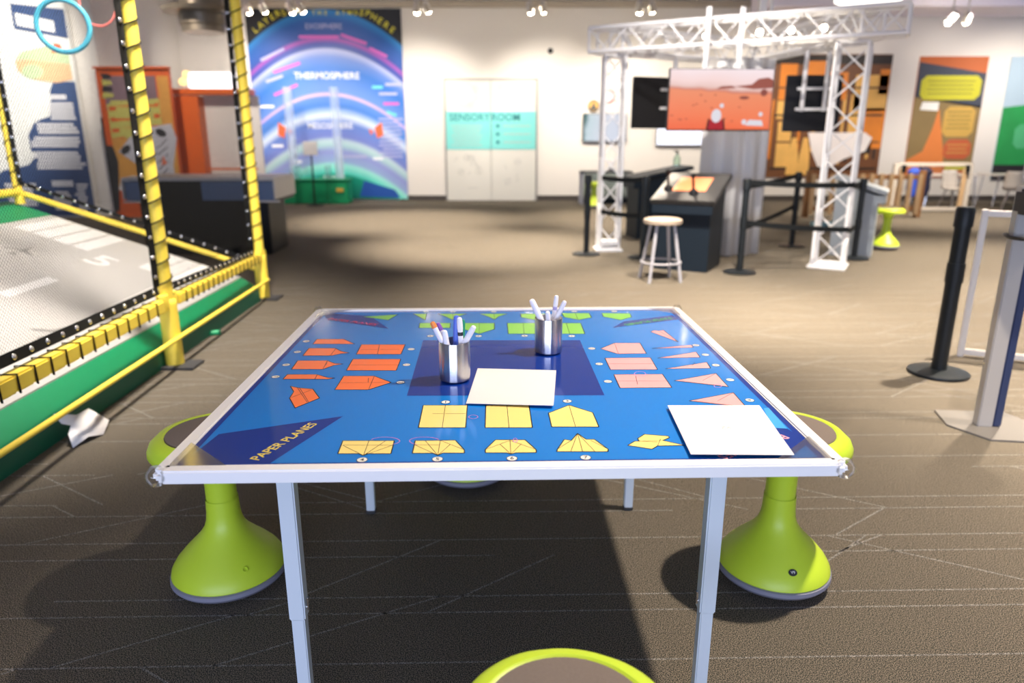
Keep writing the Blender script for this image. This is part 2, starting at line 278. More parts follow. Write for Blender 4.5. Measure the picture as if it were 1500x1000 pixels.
for i in range(len(ys)-3):
    for q in range(8):
        x = random.uniform(-5, 6.5); s = random.choice((-1, 1, 1)); h = random.choice((1, 2, 2))
        ya = ys[i]; yb = ys[i+h] if i+h < len(ys) else ya+.3
        dx = (yb-ya)*random.uniform(1.1, 2.0)*s
        strip((x, ya+.022*x), (x+dx, yb+.022*(x+dx)), .006)
struct(f.build('floor'))

w = MB(); w.box(WALLM, (3.5, 14.62, 1.83), (18.5, .2, 3.66)); struct(w.build('wall_back'))
w = MB(); w.box(WALLM, (-9.15, 11.72, 1.83), (5.75, .2, 3.66)); w.box(WALLM, (-6.36, 13.2, 1.83), (.18, 2.8, 3.66)); struct(w.build('wall_left'))
w = MB(); w.box(WALLM, (-6.33, 14.62, 1.83), (1.16, .2, 3.66)); struct(w.build('wall_corner'))
TAN = mat('tan_trim_paint', (.48, .42, .34), .6)
w = MB(); w.box(TAN, (3.2, 14.48, 3.58), (19., .1, .10), .01); struct(w.build('trim_1'))
LILAC = mat('soffit_grey_paint', (.84, .80, .92), .8)
w = MB(); w.box(LILAC, (8.6, 13.85, 3.51), (8.4, 1.1, .30)); struct(w.build('trim_2'))
BASEB = mat('baseboard_brown', (.06, .05, .045), .6)
w = MB()
w.box(BASEB, (-1.72, 14.505, .05), (1.0, .03, .10)); w.box(BASEB, (6.6, 14.505, .05), (12.2, .03, .10))
struct(w.build('baseboard_back'))
CEIL = mat('ceiling_grey_paint', (.75, .72, .76), .9)
w = MB(); w.box(CEIL, (1, 6, 3.72), (26, 18, .12)); struct(w.build('ceiling'))

# ---- double door covered with a printed film
DOORV = mat('door_film_grey_white', (.70, .69, .64), .45, var=.03, bscale=6)
CYAN = mat('door_band_turquoise', (.20, .66, .64), .45)
CTXT = mat('door_text_dark_teal', (.02, .22, .25), .5)
PALE = mat('door_line_art_grey', (.48, .48, .46), .5)
FRM = mat('door_frame_grey', (.30, .29, .28), .5)
dr = MB()
dr.box(FRM, (-.405, 14.51, 1.14), (1.80, .10, 2.30)); D = struct(dr.build('door_1'), 'grey-white double door with a turquoise band reading SENSORY ROOM')
for sx, x0 in ((0, -1.275), (1, -.405)):
    l = MB(); l.box(DOORV, (x0+.435, 14.44, 1.125), (.862, .05, 2.24), .006)
    l.box(CYAN, (x0+.435, 14.411, 1.335), (.858, .006, .70))
    if sx == 0:
        l.text(CTXT, 'SENSORY', WALLF(x0+.46, 14.4055, 1.575), .185)
        for k in range(7): l.box(PALE, (x0+.40, 14.406, 1.42-.06*k), (.60-.05*(k % 3), .002, .014))
        l.lathe(PALE, [(.20, 0), (.212, 0), (.212, .003), (.20, .003), (.20, 0)], M=WALLF(x0+.38, 14.413, 1.99), n=40)
    else:
        l.text(CTXT, 'ROOM', WALLF(x0+.285, 14.4055, 1.575), .185)
        for k in range(3):
            l.lathe(CTXT, [(0, 0), (.034, 0), (.034, .004), (0, .004)], M=WALLF(x0+.13, 14.407, 1.42-.15*k), n=16)
            l.box(PALE, (x0+.50, 14.406, 1.42-.15*k), (.52, .002, .016))
    for k in range(16):
        x = x0+random.uniform(.12, .74); z = random.choice((random.uniform(.12, .9), random.uniform(1.75, 2.15))); a = random.uniform(0, 180)
        l.box(PALE, (0, 0, 0), (random.uniform(.06, .2), .010, .004), M=WALLF(x, 14.413, z) @ RZ(a))
        if k % 3 == 0: l.lathe(PALE, [(.05, 0), (.058, 0), (.058, .003), (.05, .003), (.05, 0)], M=WALLF(x, 14.413, z), n=24)
    l.build('door_leaf', D)
# ---- sensor
s = MB(); s.lathe(BLACK, [(0, 0), (.05, 0), (.05, .03), (.03, .06), (0, .065)], M=WALLF(.725, 14.52, 2.78), n=20)
tag(s.build('wall_sensor'), 'small black round sensor high on the wall right of the double door', 'sensor')

# ================================================================ MURAL of the atmosphere
def vexp(mth, x, z):
    # object origin at mural bottom centre
    xx = mth('MULTIPLY', mth('MULTIPLY', x, x), .30)
    return mth('DIVIDE', mth('ADD', z, xx), 3.7)
T = 3.7
st = [(.0, (.0, .11, .09)), (.46/T, (.0, .30, .20)), (.52/T, (.10, .70, .60)), (.66/T, (.35, .82, .76)), (.74/T, (.30, .42, .72)), (.92/T, (.27, .31, .68)), (1.04/T, (.40, .62, .68)), (1.12/T, (.50, .66, .74)),
      (1.2/T, (.17, .22, .60)), (1.46/T, (.12, .22, .62)), (1.60/T, (.66, .76, .92)), (1.65/T, (.40, .55, .88)), (1.76/T, (.05, .20, .64)), (1.93/T, (.10, .24, .70)), (1.97/T, (.72, .48, .85)), (2.02/T, (.12, .26, .70)),
      (2.45/T, (.02, .15, .56)), (2.64/T, (.10, .21, .60)), (2.77/T, (.40, .45, .74)), (2.82/T, (.02, .07, .36)), (2.90/T, (.06, .06, .38)), (2.95/T, (.36, .07, .42)), (3.02/T, (.015, .07, .36)), (3.30/T, (.005, .10, .42)), (3.45/T, (.01, .22, .60)), (3.48/T, (.002, .004, .01))]
# two ramps because one ramp holds 32 stops at most
MUR = ramp_mat('atmosphere_print', vexp, st, .5)
mu = MB(); mu.box(MUR, (0, .0, 1.74), (2.9, .03, 3.48))
WT = mat('print_white', (.85, .88, .95), .6); YT = mat('print_yellow', (.75, .68, .05), .6); MT = mat('print_magenta', (.62, .12, .50), .6)
LT = mat('print_lavender', (.42, .44, .72), .6); RT = mat('print_red_orange', (.80, .14, .05), .6); TT = mat('print_teal', (.15, .65, .6), .6)
EARTHB = mat('print_ocean_blue', (.01, .08, .40), .6)
F = -.017
for t, zz, sz in (('EXOSPHERE', 3.17, .13), ('THERMOSPHERE', 2.30, .17), ('MESOSPHERE', 1.39, .15), ('EARTH', .40, .13)):
    mu.text(WT if sz > .14 or t == 'EARTH' else LT, t, WALLF(0, F, zz), sz)
tx = 'LAYERS OF THE ATMOSPHERE'
for i, ch in enumerate(tx):
    if ch == ' ': continue
    x = -1.28+2.56*i/(len(tx)-1); zz = 3.60-.30*x*x
    if zz < 3.46: mu.text(YT, ch, WALLF(x, F, min(zz, 3.40)) @ RZ(-R(1)*0-math.degrees(math.atan(.6*x))), .16)
    else: mu.text(YT, ch, WALLF(x, F, 3.40) @ RZ(-math.degrees(math.atan(.3*x))), .11)
for (x, zz, wd, a, mm) in ((.55, 2.95, .5, -18, MT), (-.1, 2.99, .75, 0, MT), (-1.0, 2.68, .5, 24, LT), (-.75, 2.45, .55, 18, MT), (-.8, 2.05, .5, 22, MT), (-1.0, 2.25, .35, 18, LT), (1.15, 1.98, .35, 0, LT), (1.2, 1.80, .3, 0, MT), (1.0, 2.72, .35, -25, MT), (1.25, 2.15, .3, 0, LT), (.95, 2.1, .2, 0, TT),
                           (-1.2, 1.75, .3, 0, WT), (1.2, 1.62, .2, -20, TT), (-1.05, 1.02, .22, 0, WT), (-.7, .72, .2, 0, WT), (.45, .82, .45, 0, LT), (.9, .78, .2, 0, WT)):
    mu.box(mm, (0, 0, 0), (wd, .05, .002), M=WALLF(x, F, zz) @ RZ(a))
for k in range(11): mu.box(LT, (1.18-.04*(k % 2), F, 1.52-.07*k), (.48-.06*(k % 3), .002, .03))
for sx in (-1, 1):
    mu.poly(RT, [(sx*.86, F-.002, 1.36), (sx*1.0, F-.002, 1.46), (sx*1.02, F-.002, 1.22), (sx*.90, F-.002, 1.16)])
    mu.poly(RT, [(sx*.74, F-.002, 1.34), (sx*.84, F-.002, 1.30), (sx*.78, F-.002, 1.22)])
for pts in (((-1.0, .1), (-.2, .18), (-.3, .42), (-.7, .38)), ((.5, .05), (1.3, .02), (1.2, .18), (.6, .36)), ((-.1, .12), (.3, .22), (.15, .34), (-.15, .30))):
    mu.poly(EARTHB, [(x, F, z) for x, z in pts])
m_ = mu.build('atmosphere_mural', loc=(-3.52, 14.50, .03))
tag(m_, 'tall blue wall mural of atmosphere layers with curved bands and green earth at its foot', 'mural')

# ---- air tube exhibit in front of the mural
GEX = mat('exhibit_green_paint', (.0, .26, .10), .45); PLQ = mat('plaque_orange', (.55, .35, .05), .5)
TUBEC = milky('tube_pale_blue', (.75, .85, 1.), .35)
ge = thing('air_tube_exhibit', 'green bench exhibit with two tall clear tubes in front of the blue atmosphere mural', 'exhibit', (-3.7, 13.95, 0))
g = MB(); g.box(GEX, (0, 0, .21), (1.24, .42, .42), .02); g.box(GEX, (0, .0, .44), (1.28, .46, .03), .01); g.build('bench', ge)
for sx in (-.50, .47):
    g = MB(); g.box(PLQ, (sx, -.235, .26), (.13, .02, .07)); g.build('plaque', ge)
for sx in (-.42, .44):
    g = MB(); g.tube(TUBEC, [(sx, 0, .45), (sx-.02, 0, 2.1)], .085, 20, cap=False); t_ = g.build('clear_tube', ge)
    g = MB()
    for k in range(9): g.lathe(mat('tube_ball_pale', (.75, .82, .95), .4), [(0, -.04), (.028, -.028), (.04, 0), (.028, .028), (0, .04)], (sx+random.uniform(-.035, .035), random.uniform(-.03, .03), .5+.085*k), 12)
    bb = g.build('foam_balls', t_); bb['kind'] = 'stuff'
for sx in (-.28, .30):
    g = MB(); g.box(CLEAR, (sx, -.30, .36), (.012, .5, .70)); g.build('acrylic_divider', ge)
sg = thing('sign_stand', 'white sign plate on a thin black pole before the blue atmosphere mural', 'sign', (-3.62, 13.35, 0))
g = MB(); g.lathe(BLACK, [(0, 0), (.15, 0), (.15, .015), (.02, .03), (0, .03)], n=24); g.build('base', sg)
g = MB(); g.cyl(BLACK, (0, 0, .02), (0, 0, .9), .016); g.build('pole', sg)
g = MB(); g.box(PAPER, (0, -.03, 1.02), (.25, .02, .24), .005); g.build('sign_plate', sg)

# ================================================================ LEFT BACKDROP
PW = mat('panel_white', (.88, .89, .86), .6); PN = mat('panel_denim_blue', (.045, .085, .21), .6)
PT = mat('panel_pale_text', (.74, .74, .78), .6); PG = mat('panel_pale_green', (.55, .68, .42), .6); PO = mat('panel_peach', (.80, .52, .30), .6); PR = mat('panel_red', (.70, .16, .07), .6)
lp = MB(); Y_ = 11.42
lp.box(PW, (-8.0, 11.5, 1.7), (2.86, .10, 3.4))
y = 11.445
lp.prism(PN, [(-9.3, .02), (-6.575, .02), (-6.575, 1.05), (-7.05, 1.05), (-7.28, 1.0), (-7.5, .8), (-7.9, .72), (-8.3, .5), (-9.3, .4)], 'y', y-.004, y)
lp.prism(PN, [(-7.42, 1.0), (-6.575, 1.0), (-6.575, 2.02), (-6.90, 2.02), (-6.98, 1.88), (-7.0, 1.6), (-7.04, 1.52), (-7.18, 1.48), (-7.3, 1.42), (-7.42, 1.25)], 'y', y-.003, y)
lp.prism(PN, [(-7.35, 2.75), (-6.575, 2.62), (-6.575, 3.02), (-7.35, 3.1)], 'y', y-.003, y)
y -= .006
lp.prism(PW, [(-7.3, 2.80), (-6.75, 2.70), (-6.75, 2.86), (-7.3, 2.97)], 'y', y-.002, y)
lp.prism(PO, [(-7.42, 2.32), (-6.60, 2.32), (-6.60, 2.05), (-6.85, 2.0), (-7.2, 2.05), (-7.4, 2.16)], 'y', y-.002, y)
lp.prism(PG, [(-7.4, 2.34), (-6.6, 2.26), (-6.6, 2.40), (-6.9, 2.52), (-7.3, 2.44)], 'y', y-.003, y-.001)
lp.prism(PR, [(-6.85, 2.42), (-6.68, 2.42), (-6.70, 2.54), (-6.80, 2.56)], 'y', y-.006, y-.004)
lp.lathe(PG, [(0, 0), (.13, 0), (.13, .003), (0, .003)], M=WALLF(-7.18, y-.002, 2.16) @ Matrix.Diagonal((1.3, .8, 1, 1)), n=24)
def bars(x0, x1, z1, n, dz, h, rag=.12):
    for k in range(n):
        lp.box(PT, ((x0+x1)/2-random.random()*rag/2, y-.003, z1-k*dz), (x1-x0-random.random()*rag, .002, h))
bars(-6.98, -6.74, 1.80, 1, .1, .07, 0); bars(-7.02, -6.60, 1.70, 5, .052, .04); bars(-7.26, -6.60, 1.40, 3, .055, .043); bars(-7.36, -6.60, 1.2, 3, .055, .043)
bars(-7.36, -6.60, .98, 5, .055, .043); bars(-7.18, -6.85, .52, 1, .1, .09, 0); bars(-7.18, -6.86, .38, 6, .05, .04); bars(-6.82, -6.60, .50, 9, .05, .035)
bars(-7.9, -7.4, .50, 6, .06, .045)
tag(lp.build('text_panel'), 'white and denim-blue wall panel with rows of text behind the netted runway', 'panel')

# ---- orange poster with a grey whirlwind
OR = mat('poster_orange', (.62, .10, .015), .55); OR2 = mat('poster_amber', (.62, .30, .06), .55, var=.3, bscale=8); MV = mat('poster_mauve', (.20, .13, .16), .55)
OL = mat('poster_olive_text', (.50, .48, .12), .6); GW = mat('poster_grey', (.50, .50, .56), .6); GD = mat('poster_dark', (.02, .02, .025), .6); BL = mat('poster_blue', (.06, .25, .45), .6)
po = thing('whirlwind_poster', 'orange poster board with yellow lettering and a grey whirlwind, left of the orange display', 'poster', (-5.70, 11.45, 0))
p = MB()
p.box(OR, (0, .03, 1.10), (1.72, .06, 2.20))
p.prism(MV, [(-.72, 1.62), (.52, 1.62), (.52, 2.10), (-.72, 2.10)], 'y', -.004, 0)
p.prism(OR2, [(-.70, .45), (.82, .45), (.82, 2.1), (.56, 2.1), (.56, 1.2), (-.70, 1.2)], 'y', -.005, 0)
for k in range(3):
    for q in range(2): p.box(OL, (-.08+.06*q, -.008, 1.72-.20*k-.09*q), (1.05-.1*q-.12*k, .003, .06))
p.prism(OL, [(-.70, 1.2), (.55, 1.30), (.55, 1.78), (-.70, 1.70)], 'y', -.006, -.003)
for k in range(3): p.prism(OR, [(-.66, 1.28+.16*k), (.52, 1.34+.16*k), (.52, 1.40+.16*k), (-.66, 1.34+.16*k)], 'y', -.009, -.006)
wx = lambda pts: [(.14+(x-.03)*1.6, .85+(z-.85)*1.15) for x, z in pts]
p.prism(GW, wx([(-.42, .98), (-.20, 1.18), (.02, 1.12), (.12, 1.30), (.42, 1.34), (.48, 1.15), (.38, .80), (.40, .45), (.14, .45), (.06, .72), (-.18, .82)]), 'y', -.010, -.005)
for (x, z_, a) in ((-.40, 1.03, 20), (.50, 1.28, -10)): p.lathe(GD, [(0, 0), (.085, 0), (.085, .003), (0, .003)], M=WALLF(x, -.010, z_) @ RZ(a) @ Matrix.Diagonal((1.5, .7, 1, 1)), n=20)
for k in range(6): p.box(GD, (0, 0, 0), (.30, .014, .002), M=WALLF(.50-.015*k, -.0115, 1.12-.11*k) @ RZ(25))
p.prism(PR, [(.42, .80), (.56, .82), (.48, .94)], 'y', -.013, -.010)
p.prism(PW, [(-.70, .42), (.02, .42), (-.02, .58), (-.3, .64), (-.6, .60)], 'y', -.011, -.007)
p.prism(BL, [(-.45, .34), (.1, .36), (-.1, .46), (-.35, .46)], 'y', -.013, -.011)
p.prism(GD, [(-.86, .1), (-.76, .1), (-.62, .85), (-.70, 1.08), (-.86, 1.1)], 'y', -.012, -.006)
for q in range(4): p.prism(GD if q % 2 else OL, [(-.78+.03*q, 1.78+.09*q), (-.5, 1.8+.09*q), (-.52, 1.85+.09*q), (-.74, 1.87+.09*q)], 'y', -.012, -.008)
o = p.build('board', po)
for v in o.data.vertices: v.co.x *= .64
p = MB(); p.box(GD, (-.56, .03, .75), (.03, .08, 1.5)); p.build('side_edge', po)
p = MB(); p.box(OR, (-.0, .0, 2.215), (1.13, .10, .03)); p.build('top_edge', po)

# ---- orange lit display
ORL = mat('display_orange', (.80, .15, .02), .4); DLIT = mat('display_light_panel', (.85, .82, .78), .5)
LSIGN = mat('lit_sign_face', (.9, .85, .88), .5, emit=(1, .92, .95), estr=1.6)
AMB = mat('amber_lamp', (.9, .6, .2), .5, emit=(1, .7, .25), estr=1.2)
od = thing('orange_display', 'open orange display booth with lit white sign on top, right of the whirlwind poster', 'display', (-4.80, 12.0, 0))
p = MB(); p.box(ORL, (-.36, .0, .92), (.46, .30, 1.84), .01); p.build('side_column', od)
p = MB(); p.box(ORL, (.05, .0, 1.90), (1.25, .34, .09), .01); p.build('lintel', od)
p = MB(); p.box(LSIGN, (.14, -.05, 2.07), (.82, .12, .24), .02); p.build('lit_sign', od)
p = MB(); p.box(DLIT, (.30, .1, 1.05), (.88, .04, 1.6)); p.build('back_panel', od)
p = MB(); p.box(ORL, (.20, -.06, .72), (.95, .04, .03)); p.build('shelf_rail', od)
for k in range(2):
    p = MB(); p.lathe(AMB, [(0, -.06), (.05, -.04), (.06, 0), (.05, .04), (0, .06)], (-.36+.07*k, -.08, 2.05+.11*k), 16); p.build('amber_lamp', od)
# ---- hanging metal cylinder above
DUCT = mat('brushed_duct_metal', (.33, .28, .22), .35, .8)
p = MB(); p.lathe(DUCT, [(0, 2.64), (.29, 2.64), (.29, 2.72), (.31, 2.74), (.31, 3.0), (.29, 3.02), (.29, 3.66), (0, 3.66)], (-4.38, 11.0, 0), 40)
p.lathe(DUCT, [(.31, 2.87), (.52, 2.89), (.54, 2.95), (.31, 2.97)], (-4.38, 11.0, 0), 40)
tag(p.build('duct_drum'), 'brushed metal drum with a flange hanging from ceiling above the orange display', 'duct')

# ---- air table
ATB = mat('air_table_steel_blue', (.10, .16, .30), .4, var=.15, bscale=10); ATT = mat('air_table_top_grey', (.60, .58, .57), .4)
ATK = mat('air_table_black', (.007, .008, .010), .4, spec=.25)
at = thing('air_table', 'long black cabinet table with grey top and steel-blue side panels behind the yellow posts', 'table', (-3.25, 8.0, 0), R(2))
p = MB(); p.box(ATT, (-.02, 0, .80), (1.56, .84, .035), .01); p.build('table_top', at)
p = MB(); p.box(ATK, (-.02, .02, .33), (1.34, .66, .66), .01); p.build('cabinet', at)
p = MB(); p.box(ATK, (0, 0.03, .67), (1.50, .72, .22)); p.build('core', at)
for x, wd in ((-.60, .34), (.24, .46), (.63, .24)):
    p = MB(); p.box(ATB, (x, -.395, .68), (wd, .03, .19), .004); p.build('side_panel', at)
for sx in (-1, 1):
    p = MB(); p.box(ATT, (sx*.775-.02, 0, .69), (.02, .82, .19), .004); p.build('end_panel', at)
for sx in (-1, 1):
    p = MB(); p.box(ATT, (sx*.62, -.40, .572), (.36, .035, .018)); p.build('lower_trim', at)
# ================================================================ NETTED RUNWAY
RWG = mat('runway_grey_vinyl', (.60, .59, .58), .55, bump=.05, bscale=15, var=.02); RWW = mat('runway_white_paint', (.92, .92, .93), .55); RWP = mat('runway_plane_grey', (.36, .35, .34), .6)
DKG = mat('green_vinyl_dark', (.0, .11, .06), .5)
ramp = thing('landing_runway', 'sloping grey foam runway with white stripes and green borders inside the yellow cage', 'ramp')
def W(s, t, z): return (-1.84-.02*t-s, t, z)
K = (.66-.2)/1.34
def PZ(s): return .2+K*(s-.16)
T0, T1 = .9, 5.42
def loft(prof, m, m0=None):
    b = MB(); i = b.mi(m)
    A = [b.bm.verts.new(W(s, T0, z)) for s, z in prof]; B = [b.bm.verts.new(W(s, T1, z)) for s, z in prof]; n = len(prof)
    b.face(A, i); b.face(B[::-1], i)
    for k in range(n): b.face([A[k], B[k], B[(k+1) % n], A[(k+1) % n]], i)
    return b
b = loft([(.132, .0), (.132, PZ(.132)), (1.5, PZ(1.5)), (1.5, 0)], RWG)
def onrw(m, pts, dz): b.poly(m, [W(s, t, PZ(s)+dz) for s, t in pts])
for s0, s1 in ((1.335, 1.435), (1.21, 1.315), (1.085, 1.19), (.96, 1.06), (.535, .635), (.42, .52), (.305, .405)):
    onrw(RWW, [(s0, 4.87), (s1, 4.87), (s1, 5.40), (s0, 5.40)], .002)
for t in (3.72, 2.9, 2.1): onrw(RWW, [(.755, t), (.82, t), (.82, t+.46), (.755, t+.46)], .002)
for (cs, ct) in ((0, 0), (.75, 1.0)): onrw(RWP, [(s+cs, t+ct) for s, t in RWY['plane']], .003)
ta = math.atan(K)
n_ = Matrix(((-math.cos(ta), 0, -math.sin(ta), 0), (0, 1, 0, 0), (math.sin(ta), 0, -math.cos(ta), 0), (0, 0, 0, 1)))
# digit lies on the slope, its top pointing down the runway
Mx = Matrix(((math.cos(ta), 0, math.sin(ta), W(.81, 4.75, 0)[0]), (0, 1, 0, 4.75), (-math.sin(ta), 0, math.cos(ta), PZ(.81)+.003), (0, 0, 0, 1)))
b.text(RWW, '5', Mx, .34)
b.build('runway_board', ramp)
b = loft([(.012, .0), (.012, .105), (.022, .118), (.129, PZ(.132)-.006), (.131, 0)], GREENF); b.build('green_border', ramp)
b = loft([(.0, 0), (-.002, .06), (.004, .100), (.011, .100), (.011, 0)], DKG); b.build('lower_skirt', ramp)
b = loft([(1.505, 0), (1.505, PZ(1.5)+.004), (1.80, PZ(1.8)), (1.80, 0)], GREENF); b.build('green_border', ramp)
b = MB(); b.tube(GREENF, [W(.025, 4.42, .012), W(-.05, 4.46, .012)], .02, 10); b.build('strap_tab', ramp)

# ---- cage
cage = thing('net_cage', 'yellow padded frame cage with black netting around the landing runway', 'net cage')
PA = Vector((-1.872, 3.80, 0)); PB = Vector((-1.955, 5.52, 0)); PC = Vector((-3.65, 5.40, 0)); TOP = 2.75
def railx(y): return -1.872-.0483*(y-3.80)
def lacing(path, r, turns, parent, rad=.004):
    path = [Vector(p) for p in path]; n = int(turns*14); pts = []
    d = (path[1]-path[0]); ax = d.normalized(); u = ax.orthogonal().normalized(); v = ax.cross(u)
    for k in range(n+1):
        t = k/n; a = 2*math.pi*turns*t
        pts.append(path[0]+d*t+(u*math.cos(a)+v*math.sin(a))*r)
    q = MB(); q.tube(NETB, pts, rad, 5); q.build('lacing', parent)
GROM = None
def strap(a, b, nrm, up, parent, n, w=.045):
    """flat webbing from a to b, with bright grommets as its own pieces"""
    global GROM
    a = Vector(a); b = Vector(b); up = Vector(up); nrm = Vector(nrm).normalized()
    q = MB(); i = q.mi(NETB); N = 10; rows = []
    for k in range(N+1):
        p = a.lerp(b, k/N)+nrm*(.004*math.sin(k*2.1)); rows.append([q.bm.verts.new(p+up*(w/2)*sg+nrm*o) for sg, o in ((-1, 0), (1, 0), (1, .003), (-1, .003))])
    for A, B in zip(rows, rows[1:]):
        for j in range(4): q.face([A[j], A[(j+1) % 4], B[(j+1) % 4], B[j]], i)
    q.face(rows[0], i); q.face(rows[-1], i)
    s = q.build('webbing_strap', parent)
    if GROM is None:
        g = MB(); g.lathe(CHROME, [(0, .006), (.009, .006), (.012, .004), (.012, 0), (0, 0)], n=12); GROM = g
        me = bpy.data.meshes.new('grommet'); g.bm.to_mesh(me); me.materials.append(CHROME); GROM = me
    rot = nrm.to_track_quat('Z', 'Y')
    for k in range(n):
        o = bpy.data.objects.new('grommet', GROM); C.objects.link(o); o.parent = s
        o.location = a.lerp(b, (k+.5)/n)+nrm*.003; o.rotation_mode = 'QUATERNION'; o.rotation_quaternion = rot
# posts
def post(P, zb, r_low, r_hi, zj):
    q = MB(); q.lathe(YEL, [(0, zb), (r_low, zb), (r_low, zj-.02), (r_low*.95, zj), (r_hi, zj+.01), (r_hi, TOP), (0, TOP)], (P.x, P.y, 0), 20)
    return q.build('post', cage)
for P, zj in ((PA, .37), (PB, .335)):
    po_ = post(P, .012, .048, .036, zj)
    q = MB(); q.box(RUBBER, (P.x+.03, P.y-.01, .007), (.21, .16, .014), .003); q.build('foot_plate', po_)
    lacing(((P.x, P.y, .40), (P.x, P.y, TOP)), .040, 22, po_)
    for sg in (-1, 1):
        q = MB(); q.lathe(YEL, [(0, -.04), (.03, -.04), (.034, 0), (.03, .04), (0, .04)], M=TR((railx(P.y+.055*sg), P.y+.055*sg, zj)), n=14)
        q.build('joint_collar', po_)
pc_ = post(PC, PZ(1.76)-.004, .034, .03, .80); lacing(((PC.x, PC.y, .8), (PC.x, PC.y, TOP)), .034, 18, pc_)
# padded low rails (square foam sleeves)
def padrail(a, b, w, turns):
    a = Vector(a); b = Vector(b); d = b-a; L_ = d.length; n = int(turns)
    rot = d.to_track_quat('Y', 'Z').to_matrix().to_4x4()
    q = MB()
    for k in range(n):
        c = a+d*((k+.5)/n)
        q.box(YEL, (0, 0, 0), (w, L_/n-.004, w), .007, M=TR(c) @ rot)
    r = q.build('padded_rail', cage)
    q = MB(); pts = []; pt = L_/n
    for k in range(1, n):
        # one cord wound round the sleeve : a near-square turn at each seam, then under the rail to the next
        c = a+d*(k/n)
        pts += [TR(c) @ rot @ Vector((x*(w*.5+.002), y, z_*(w*.5+.002))) for x, y, z_ in ((-1, -.006, -1), (-1, -.003, 1), (1, .0, 1), (1, .003, -1))]
    q.tube(NETB, pts, .0042, 5)
    q.build('lacing', r)
    return r
padrail((railx(.95), .95, .385), (railx(3.70), 3.70, .362), .066, 26)
padrail((railx(3.90), 3.90, .358), (railx(5.46), 5.46, .328), .06, 18)
q = MB(); q.cyl(YEL, (railx(.95)+.055, .95, .20), (railx(5.52)+.05, 5.52, .150), .0125, 12); q.build('thin_rail', cage)
q = MB(); q.cyl(YEL, (PB.x, PB.y, .225), (PC.x, PC.y, .83), .021, 14); q.build('end_rail', cage)
q = MB(); q.cyl(YEL, (PC.x-.0, PC.y, .83), (PC.x+.11, .95, .86), .03, 14); q.build('back_rail', cage)
q = MB(); q.cyl(YEL, (railx(.95), .95, TOP-.04), (railx(5.52), 5.52, TOP-.04), .03, 14); q.build('top_rail', cage)
q = MB(); q.cyl(YEL, (PB.x, PB.y, TOP-.04), (PC.x, PC.y, TOP-.04), .03, 14); q.build('top_rail', cage)
q = MB(); q.cyl(YEL, (PC.x, PC.y, TOP-.04), (PC.x+.11, .95, TOP-.04), .03, 14); q.build('top_rail', cage)
# webbing
sx_ = -.03
strap((railx(.95)-.01, .95, .470), (railx(3.72)-.01, 3.72, .440), (1, .05, .25), (-.2, 0, .97), cage, 26)
strap((railx(3.86)-.01, 3.86, .430), (railx(5.40)-.01, 5.40, .385), (1, .05, .25), (-.2, 0, .97), cage, 18, .04)
strap((PA.x-.01, PA.y-.075, .46), (PA.x-.01, PA.y-.075, TOP), (1, -.3, 0), (.3, 1, 0), cage, 22, .04)
strap((PB.x-.05, PB.y-.03, .42), (PB.x-.05, PB.y-.03, TOP), (.3, -1, 0), (1, .3, 0), cage, 22, .03)
strap((PB.x-.03, PB.y-.02, .30), (PC.x+.03, PC.y-.01, .90), (0, -1, .1), (.3, 0, .95), cage, 20, .028)
strap((PC.x+.045, PC.y-.03, .9), (PC.x+.045, PC.y-.03, TOP), (.3, -1, 0), (1, .3, 0), cage, 20, .03)
# netting made of real cord, diamond mesh
def net(a, b, z0, z1, nm, step=.0175, w=.0009):
    a = Vector(a); b = Vector(b); L_ = (b-a).length; u = (b-a)/L_; nr = Vector((-u.y, u.x, 0))
    q = MB(); i = q.mi(NETB)
    zf = lambda t: z0[0]+(z0[1]-z0[0])*t/L_
    def P(t, z): return a+u*t+Vector((0, 0, z))
    for sg in (1, -1):
        t = -(z1) if sg == 1 else 0.
        e = t
        while e < L_+(0 if sg == 1 else z1):
            # line: t = e + sg*(z)   z measured from floor
            pts = []
            for kz in range(0, 41):
                z = z1*kz/40; tt = e+sg*z
                if 0 <= tt <= L_ and z >= zf(tt): pts.append((tt, z))
            if len(pts) >= 2:
                (ta_, za), (tb, zb) = pts[0], pts[-1]
                A = P(ta_, za); B = P(tb, zb); d = (B-A).normalized(); s_ = d.cross(nr)*w*.5
                o1 = nr*w*.5
                v = [q.bm.verts.new(x) for x in (A-s_-o1, A+s_-o1, A+o1, B-s_-o1, B+s_-o1, B+o1)]
                for j in range(3): q.face([v[j], v[(j+1) % 3], v[3+(j+1) % 3], v[3+j]], i)
            e += step
    return q.build(nm, cage)
net((railx(.95)-.012, .95, 0), (railx(5.5)-.012, 5.5, 0), (.46, .40), 2.7, 'netting')
net((PB.x-.04, PB.y-.03, 0), (PC.x+.03, PC.y-.03, 0), (.32, .90), 2.7, 'netting')

# ---- target rings
RC = mat('ring_cyan', (.08, .46, .62), .5); RP = mat('ring_coral', (.80, .22, .20), .5)
def ring(nm, c, r, rr, m, tilt, lab):
    t_ = thing(nm, lab, 'ring', (c[0], c[1], c[2]))
    q = MB(); M_ = RZ(tilt) @ RX(90)
    q.tube(m, [M_ @ Vector((r*math.cos(a), r*math.sin(a), 0)) for a in [2*math.pi*k/48 for k in range(48)]], rr, 12, closed=True); q.build('hoop', t_)
    q = MB(); q.cyl(NETB, (0, 0, r), (0, 0, 2.66-c[2]), .002, 5); q.build('string', t_)
ring('target_ring', (-2.43, 4.2, 1.80), .132, .0135, RC, 10, 'turquoise hoop hanging in the net cage, in front of the coral hoop')
ring('target_ring', (-2.52, 4.75, 1.99), .115, .007, RP, -5, 'thin coral-red hoop hanging in the net cage behind the turquoise hoop')

